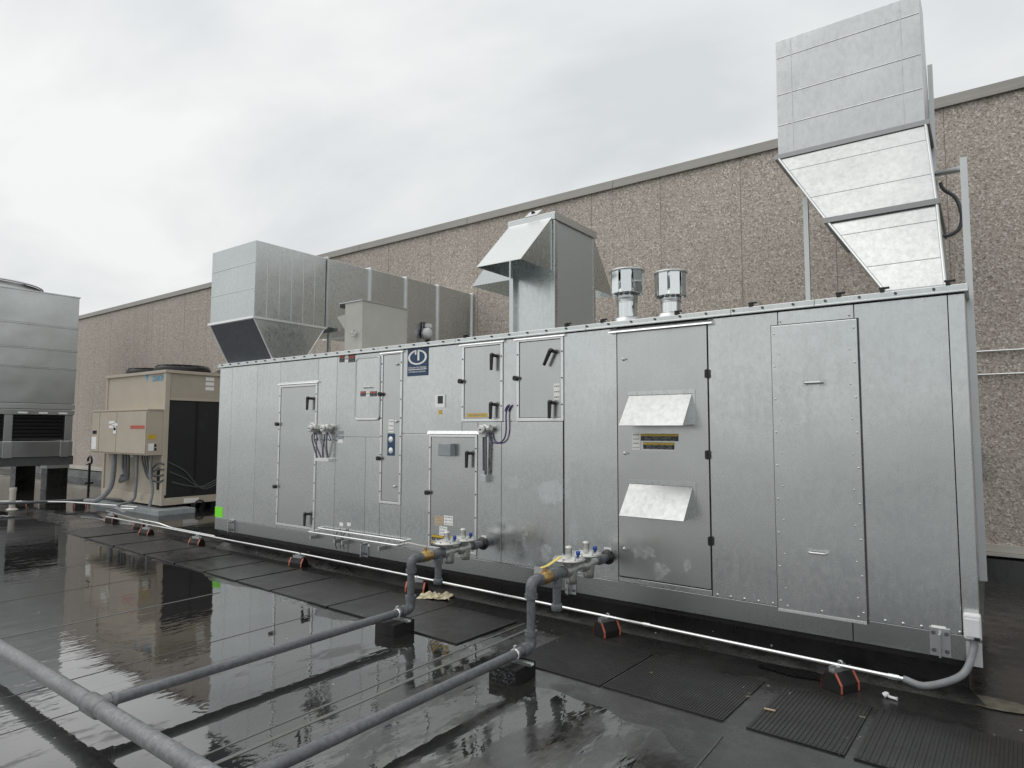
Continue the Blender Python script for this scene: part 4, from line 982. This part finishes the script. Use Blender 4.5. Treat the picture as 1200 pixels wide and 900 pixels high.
# electrical box
ex0, ex1, ey, ez0, ez1 = -6.76, -4.25, .93, .88, 1.745
EB = MB().box((ex0, ey+.02, ez0), (ex1, Cy0+.03, ez1)).box((ex0-.02, ey-.0, ez1), (ex1+.015, Cy0+.03, ez1+.03)).build('control_box', 'beige', Ch, .004); EB['label'] = 'control box hung on the beige condenser'
def EX(px): return AY(px, 505, ey).x
for a_, b_ in ((ex0+.02, EX(116.5)), (EX(116.5), EX(136.5)), (EX(136.5), ex1-.01)):
    MB().box((a_+.012, ey-.005, ez0+.03), (b_-.012, ey+.019, ez1-.02)).build('door', 'beige', EB, .004)
def eplate(px, py, w, h, mat, nm='warning_label'):
    c = AY(px, py, ey-.006); MB().box((c.x-w/2, ey-.009, c.z-h/2), (c.x+w/2, ey-.0052, c.z+h/2)).build(nm, mat, EB)
eplate(161, 500.5, .6, .065, 'red'); eplate(111, 506.5, .2, .07, 'glass', 'nameplate'); eplate(110, 519, .23, .26, 'label')
for k in range(4): eplate(131+(k % 2)*3.5, 495+k*2.6, .26 if k < 3 else .1, .055, 'label')
eplate(134.5, 504, .13, .14, 'label')
def splate(px, py, w, h, mat):
    c = AX(px, py, ex1+.001); MB().box((ex1, c.y-w/2, c.z-h/2), (ex1+.004, c.y+w/2, c.z+h/2)).build('warning_label', mat, EB)
splate(178, 512, .16, .09, 'yellow'); splate(177, 524, .1, .14, 'label'); splate(182, 522, .04, .05, 'black'); splate(182, 526.5, .04, .05, 'black')
# drop lines under the control box
def drop(pts, r, mat='flexdark'): MB().tube(bez(pts, 8), r, 10).build('conduit', mat, Ch)
drop([(-5.9, 1.05, .9), (-5.9, 1.05, .45), (-5.92, 1.0, .15), (-6.05, .85, -.07), (-6.3, .7, -.1)], .05, 'flex')
for k in range(3): drop([(-5.6+k*.12, 1.1, .9), (-5.58+k*.12, 1.1, .6), (-5.5+k*.05, 1.12, .38), (-5.75+k*.05, 1.12, .3+k*.04), (-5.85, 1.2, .42)], .028)
drop([(-4.98, 1.1, .9), (-4.98, 1.1, .2), (-4.98, 1.05, -.02), (-4.8, .7, -.1), (-3.6, .35, -.1)], .03, 'flex')
drop([(-4.42, 1.12, .9), (-4.43, 1.12, .5), (-4.38, 1.15, .2), (-4.36, 1.1, -.1)], .028, 'flex')
for k in range(4): drop([(-4.9+k*.1, 1.15, .9), (-4.86+k*.12, 1.17, .68-k*.06), (-4.65+k*.05, 1.18, .42+k*.06), (-4.3, 1.2, .36+k*.12), (-4.2, 1.26, .4+k*.1)], .017)
MB().box((-4.47, Cy0+.02, .2), (-4.27, Cy0+.029, .62)).build('opening', 'dark', Ch)
MB().box((-5.72, Cy0+.0, .8), (-5.48, Cy0+.03, .88)).build('warning_label', 'label', Ch)
for xx in (-6.7, -5.05): 
    MB().box((xx-.02, Cy0-.004, Cz0+.06), (xx+.05, Cy0-.001, Cz0+.15)).build('lifting_eye', 'strut', Ch)
for yy in (2.0, 2.6): MB().lathe([(.09, 0), (.12, .0), (.12, .12), (.09, .12)], (Cx1-.1, yy, Cz0-.06), 'X', 16).build('isolator_spring', 'black', Ch)
# rails
MB().box((Cx0+.1, Cy0-.2, G), (Cx1+.35, Cy0+.5, G+.1)).build('support_pad', 'greybox', Ch, .006)
for yy in (2.3, 3.4): MB().box((Cx0+.1, yy, G), (Cx1-.1, yy+.2, Cz0-.001)).build('support_rail', 'rubber', Ch)
# fans
for fx, fy in ((-6.2, 1.9), (-4.9, 1.9), (-6.2, 3.25), (-4.95, 3.25)):
    m = MB().lathe([(.52, 0), (.54, .08), (.52, .11)], (fx, fy, Cz1), 'Z', 32).build('fan_ring', 'black', Ch)
    g_ = MB()
    for rr_ in (.12, .25, .38, .49): g_.tube([(fx+rr_*math.cos(2*math.pi*k/24), fy+rr_*math.sin(2*math.pi*k/24), Cz1+.16-.03*rr_) for k in range(25)], .008, 5, False)
    for k in range(12): g_.tube([(fx, fy, Cz1+.17), (fx+.53*math.cos(math.pi*k/6), fy+.53*math.sin(math.pi*k/6), Cz1+.13)], .006, 5)
    g_.build('guard', 'black', m)
    g_ = MB()
    for k in range(5):
        t_ = 2*math.pi*k/5; ca, sa = math.cos(t_), math.sin(t_)
        def R2(x, y, z): return (fx+x*ca-y*sa, fy+x*sa+y*ca, Cz1+z)
        g_.hexa([R2(.08, -.07, .02), R2(.46, -.12, .02), R2(.46, .1, .07), R2(.08, .07, .07), R2(.08, -.07, .026), R2(.46, -.12, .026), R2(.46, .1, .076), R2(.08, .07, .076)])
    g_.build('blades', 'greybox', m)
# ================================================================== COOLING TOWER
TX = -11.3; Ty0, Ty1 = -2.2, 2.17
CT = thing('cooling_tower', (TX-1.4, 0, G), 'big galvanised cooling tower with louvred intakes standing on black piers', 'cooling tower')
zs = [2.05, 3.0, 3.5, 4.13, 5.0]
MB().box((TX-2.8, Ty0+.02, 1.08), (TX-.1, Ty1-.02, 5.0)).build('casing_core', 'dark', CT)
for i in range(4):
    MB().box((TX-2.85, Ty0, zs[i]+.004), (TX-.0, Ty1, zs[i+1]-.012)).build('casing_panel', 'ctmetal', CT, .008)
    MB().box((TX-2.87, Ty0-.02, zs[i+1]-.03), (TX+.02, Ty1+.02, zs[i+1])).build('casing_seam', 'ctmetal', CT)
m = MB()
for i in range(4):
    for k in range(9): m.cyl((TX+.02, Ty0+.25+k*.5, zs[i+1]-.015), (TX+.035, Ty0+.25+k*.5, zs[i+1]-.015), .02, 6)
m.build('bolts', 'strut', CT)
MB().box((TX-2.86, Ty0-.01, 1.9), (TX+.03, Ty1+.01, 2.04)).build('upper_channel', 'strut', CT, .006)
MB().box((TX-2.86, Ty0, 1.75), (TX+.05, Ty1, 1.885)).build('lower_channel', 'shiny', CT, .006)
for y in (-2.1, -.62, .72, 2.06):
    MB().box((TX-.12, y-.09, 1.06), (TX+.01, y+.09, 1.75)).build('louvre_post', 'ctmetal', CT, .004)
for k in range(7):
    MB().hexa([(TX-.1, Ty0+.05, 1.08+k*.095), (TX-.1, Ty1-.05, 1.08+k*.095), (TX-.07, Ty1-.05, 1.08+k*.095), (TX-.07, Ty0+.05, 1.08+k*.095), (TX-.05, Ty0+.05, 1.16+k*.095), (TX-.05, Ty1-.05, 1.16+k*.095), (TX-.04, Ty1-.05, 1.155+k*.095), (TX-.04, Ty0+.05, 1.155+k*.095)]).build('louvre_blade', 'black', CT)
MB().box((TX-2.85, Ty0, .66), (TX+.03, Ty1, 1.06)).build('basin', 'shiny', CT, .008)
for y in (-.62, .72, 1.98): MB().box((TX+.03, y-.1, .64), (TX+.045, y+.1, 1.05)).build('bracket', 'strut', CT, .003)
m = MB()
for k in range(3):
    MB().box((TX+.05, .9+k*.45, 1.78), (TX+.054, 1.1+k*.45, 1.82)).build('nameplate', 'label', CT)
MB().box((TX-.25, Ty0, .42), (TX-.02, Ty1+.05, .655)).build('support_beam', 'gap', CT, .005)
MB().box((TX-2.7, Ty0, .42), (TX-2.4, Ty1+.05, .655)).build('support_beam', 'gap', CT, .005)
for yy in (-1.9, 1.85):
    for xx in (TX-.38, TX-2.75):
        MB().box((xx, yy-.24, G), (xx+.42, yy+.24, .34)).build('pier', 'flashing', CT, .01)
        MB().box((xx-.02, yy-.26, .34), (xx+.44, yy+.26, .42)).build('pier_cap', 'strut', CT)
m = MB().lathe([(1.28, 0), (1.25, .1), (1.3, .16)], (TX-1.35, .35, 5.0), 'Z', 48).build('fan_cylinder', 'ctmetal', CT)
m = MB()
for zz in (.19,): m.tube([(TX-1.35+1.31*math.cos(2*math.pi*k/48), 0.35+1.31*math.sin(2*math.pi*k/48), 5.0+zz) for k in range(49)], .022, 6, False)
for k in range(12): m.tube([(TX-1.35, .35, 5.21), (TX-1.35+1.3*math.cos(math.pi*k/6), 0.35+1.3*math.sin(math.pi*k/6), 5.18)], .01, 5)
m.build('fan_guard', 'strut', CT)
# second pier seen under the tower and stub pipe
p = AZ(14, 597, G)
m = MB().tube([(p.x, p.y, G), (p.x, p.y, .17)], .055, 16).tube([(p.x, p.y, .12), (p.x, p.y, .185)], .062, 16)
m.tube([(p.x, p.y, G), (p.x, p.y, G+.03)], [.11, .06], 16)
tag(m.build('stub_pipe', 'cream'), 'short white plastic vent pipe standing up from the wet roof', 'pipe')
p = AZ(104, 566, G)
hy = thing('roof_hydrant', (p.x, p.y, G), 'thin black standpipe with looped top in front of the wall', 'standpipe')
MB().cyl((p.x, p.y, G), (p.x, p.y, .35), .035, 12).cyl((p.x, p.y, G), (p.x, p.y, G+.03), .12, 14).build('post', 'black', hy)
MB().tube([(p.x+.14*math.cos(t_), p.y, .42+.13*math.sin(t_)) for t_ in [math.pi*1.25*k/14-.6 for k in range(15)]], .03, 8).tube([(p.x-.2, p.y, .3), (p.x+.05, p.y, .33)], .03, 8).build('loop', 'black', hy)
# ================================================================== WALKWAY PADS
def padY(x): return -.60-.035*(x-3)
pads = [(8.13, 9.3, 'coarse'), (7.60, 8.09, 'mid'), (6.69, 7.47, 'fine'), (5.93, 6.675, 'fine'), (4.645, 5.42, 'flat'), (3.80, 4.635, 'flat'), (2.86, 3.78, 'flat'), (2.2, 2.83, 'flat'), (1.5, 2.16, 'flat'), (.75, 1.46, 'flat'), (-.1, .7, 'flat'), (-1.1, -.15, 'flat'), (-2.1, -1.15, 'flat'), (-3.2, -2.2, 'flat')]
LBL = ['coarse-ribbed black rubber walkway pad below the white corner box', 'short ribbed black walkway pad beside the coarse-ribbed pad', 'finely ribbed black walkway pad in front of the big hooded door',
       'finely ribbed black walkway pad between the yellow-lever gas riser and the hooded door', 'smooth black walkway pad between the two gas risers', 'smooth black walkway pad partly hidden behind the smaller-levered gas riser',
       'smooth black walkway pad in front of the low horizontal refrigerant pipes', 'smooth black walkway pad in front of the tall narrow access door', 'smooth black walkway pad by the support below the tall narrow access door',
       'smooth black walkway pad in front of the blank left panels of the unit', 'smooth black walkway pad by the support below the green sticker', 'smooth wet walkway pad just past the green-stickered corner of the unit',
       'smooth wet walkway pad by the kinked end of the conduits', 'smooth wet walkway pad in front of the looped conduits by the condenser']
for i, (xa, xb, k) in enumerate(pads):
    yc = padY((xa+xb)/2); dh = .37
    rz = random.uniform(-.012, .012)-.03
    loc = ((xa+xb)/2, yc, G); hw = (xb-xa)/2
    m = MB(); z1 = .009
    if k == 'flat':
        m.box((-hw, -dh, .0), (hw, dh, .016))
    else:
        m.box((-hw, -dh, .0), (hw, dh, z1)); pitch = {'coarse': .036, 'mid': .024, 'fine': .017}[k]
        x = -hw+.01
        while x+pitch*.55 < hw-.005:
            m.hexa([(x, -dh+.01, z1-.001), (x+pitch*.6, -dh+.01, z1-.001), (x+pitch*.6, dh-.01, z1-.001), (x, dh-.01, z1-.001), (x+pitch*.1, -dh+.012, z1+.0035), (x+pitch*.5, -dh+.012, z1+.0035), (x+pitch*.5, dh-.012, z1+.0035), (x+pitch*.1, dh-.012, z1+.0035)]); x += pitch
    o = m.build('walkway_pad', 'pad', None, .003 if k == 'flat' else 0)
    o.location = loc; o.rotation_euler.z = rz
    tag(o, LBL[i], 'pad', 'walkway pads in front of the unit')
for (px, py, w_, h_, mt, lb, sd_) in ((1168, 826, .16, .1, 'sealant', 'smeared tan sealant patch on the roof by the curb corner', 1), (925, 788, .22, .1, 'flashing', 'dark patch of membrane on the roof behind the ribbed pads', 5)):
    p = AZ(px, py, G)
    o = blob_sheet('roof_patch', [(p.x+w_*math.cos(2*math.pi*k/14), p.y+h_*math.sin(2*math.pi*k/14)) for k in range(14)], G+.0075, mt, .03, .02, sd_)
    o['kind'] = 'structure'; o['label'] = lb
# ================================================================== DEBRIS
p = AZ(522, 698, G)
bm = bmesh.new(); bmesh.ops.create_grid(bm, x_segments=26, y_segments=20, size=.5)
for v in bm.verts:
    x, y = v.co.x, v.co.y
    n_ = noise.noise(Vector((x*4, y*4, 1)))+.5*noise.noise(Vector((x*9, y*9, 5)))
    k = 1+.35*noise.noise(Vector((math.atan2(y, x)*1.5, 3, 0)))
    v.co = Vector((x*.30*k+.03*n_, y*.17*k+.03*noise.noise(Vector((x*6, y*6, 9))), .012+max(0, .05*n_+.03*(1-2*math.hypot(x, y)))))
me = bpy.data.meshes.new('rag'); bm.to_mesh(me); bm.free(); me.materials.append(M['rag'])
o = bpy.data.objects.new('crumpled_rag', me); COL.objects.link(o); o.location = (4.33, -.14, G+.004); o.rotation_euler.z = .5
sm_ = o.modifiers.new('thick', 'SOLIDIFY'); sm_.thickness = .004
tag(o, 'crumpled cream cloth lying by the gas riser on the black roof', 'rag')
p = AZ(1043, 819, G)
tag(MB().tube(bez([p+Vector((-.035, .0, .012)), p+Vector((-.02, .005, .02)), p+Vector((.0, 0, .012)), p+Vector((.04, -.01, .012))], 5), [.016]*4+[.018]*4+[.009]*7+[.013], 8).build('plastic_scrap', 'white'), 'small white plastic scrap on the roof below the corner box', 'scrap')
gr = MB(); random.seed(11)
for k in range(26):
    px, py = random.choice(((893, 803), (880, 812), (1012, 838), (1003, 868), (985, 878), (760, 790), (775, 772), (640, 735))); p = AZ(px+random.uniform(-9, 9), py+random.uniform(-7, 7), G+.006); q_ = random.uniform(.006, .016)
    gr.add([p+Vector((q_*random.uniform(-1.4, 1.4), q_*random.uniform(-1, 1), q_*random.uniform(0, .8))) for _ in range(4)], [(0, 1, 2), (0, 3, 1), (1, 3, 2), (0, 2, 3)])
tag(gr.build('grit', 'sealant'), 'loose tan grit gathered in the gaps between walkway pads', 'grit', kind='stuff')
p = AZ(902, 832, G+.016)
tag(MB().hexa([p+Vector((-.03, -.008, 0)), p+Vector((.03, -.002, 0)), p+Vector((.03, .006, 0)), p+Vector((-.03, .002, 0)), p+Vector((-.03, -.008, .006)), p+Vector((.03, -.002, .006)), p+Vector((.03, .006, .006)), p+Vector((-.03, .002, .006))]).build('wood_chip', 'tan_label'), 'small tan wood chip on a ribbed walkway pad', 'scrap')
for o in bpy.data.objects:
    if '_o' in o: del o['_o']
    if o.parent and o.name.split('.')[0] in ('screws', 'bolts', 'print', 'stiffening_seams', 'corner_seams', 'seams', 'fasteners', 'fold_tabs', 'embossed_texture', 'coupling'): o['kind'] = 'stuff'
    if o.name.startswith('reflective_strip'):
        bm = bmesh.new(); bm.from_mesh(o.data); bmesh.ops.remove_doubles(bm, verts=bm.verts, dist=.002); bm.to_mesh(o.data); bm.free()
S.render.engine = 'CYCLES'
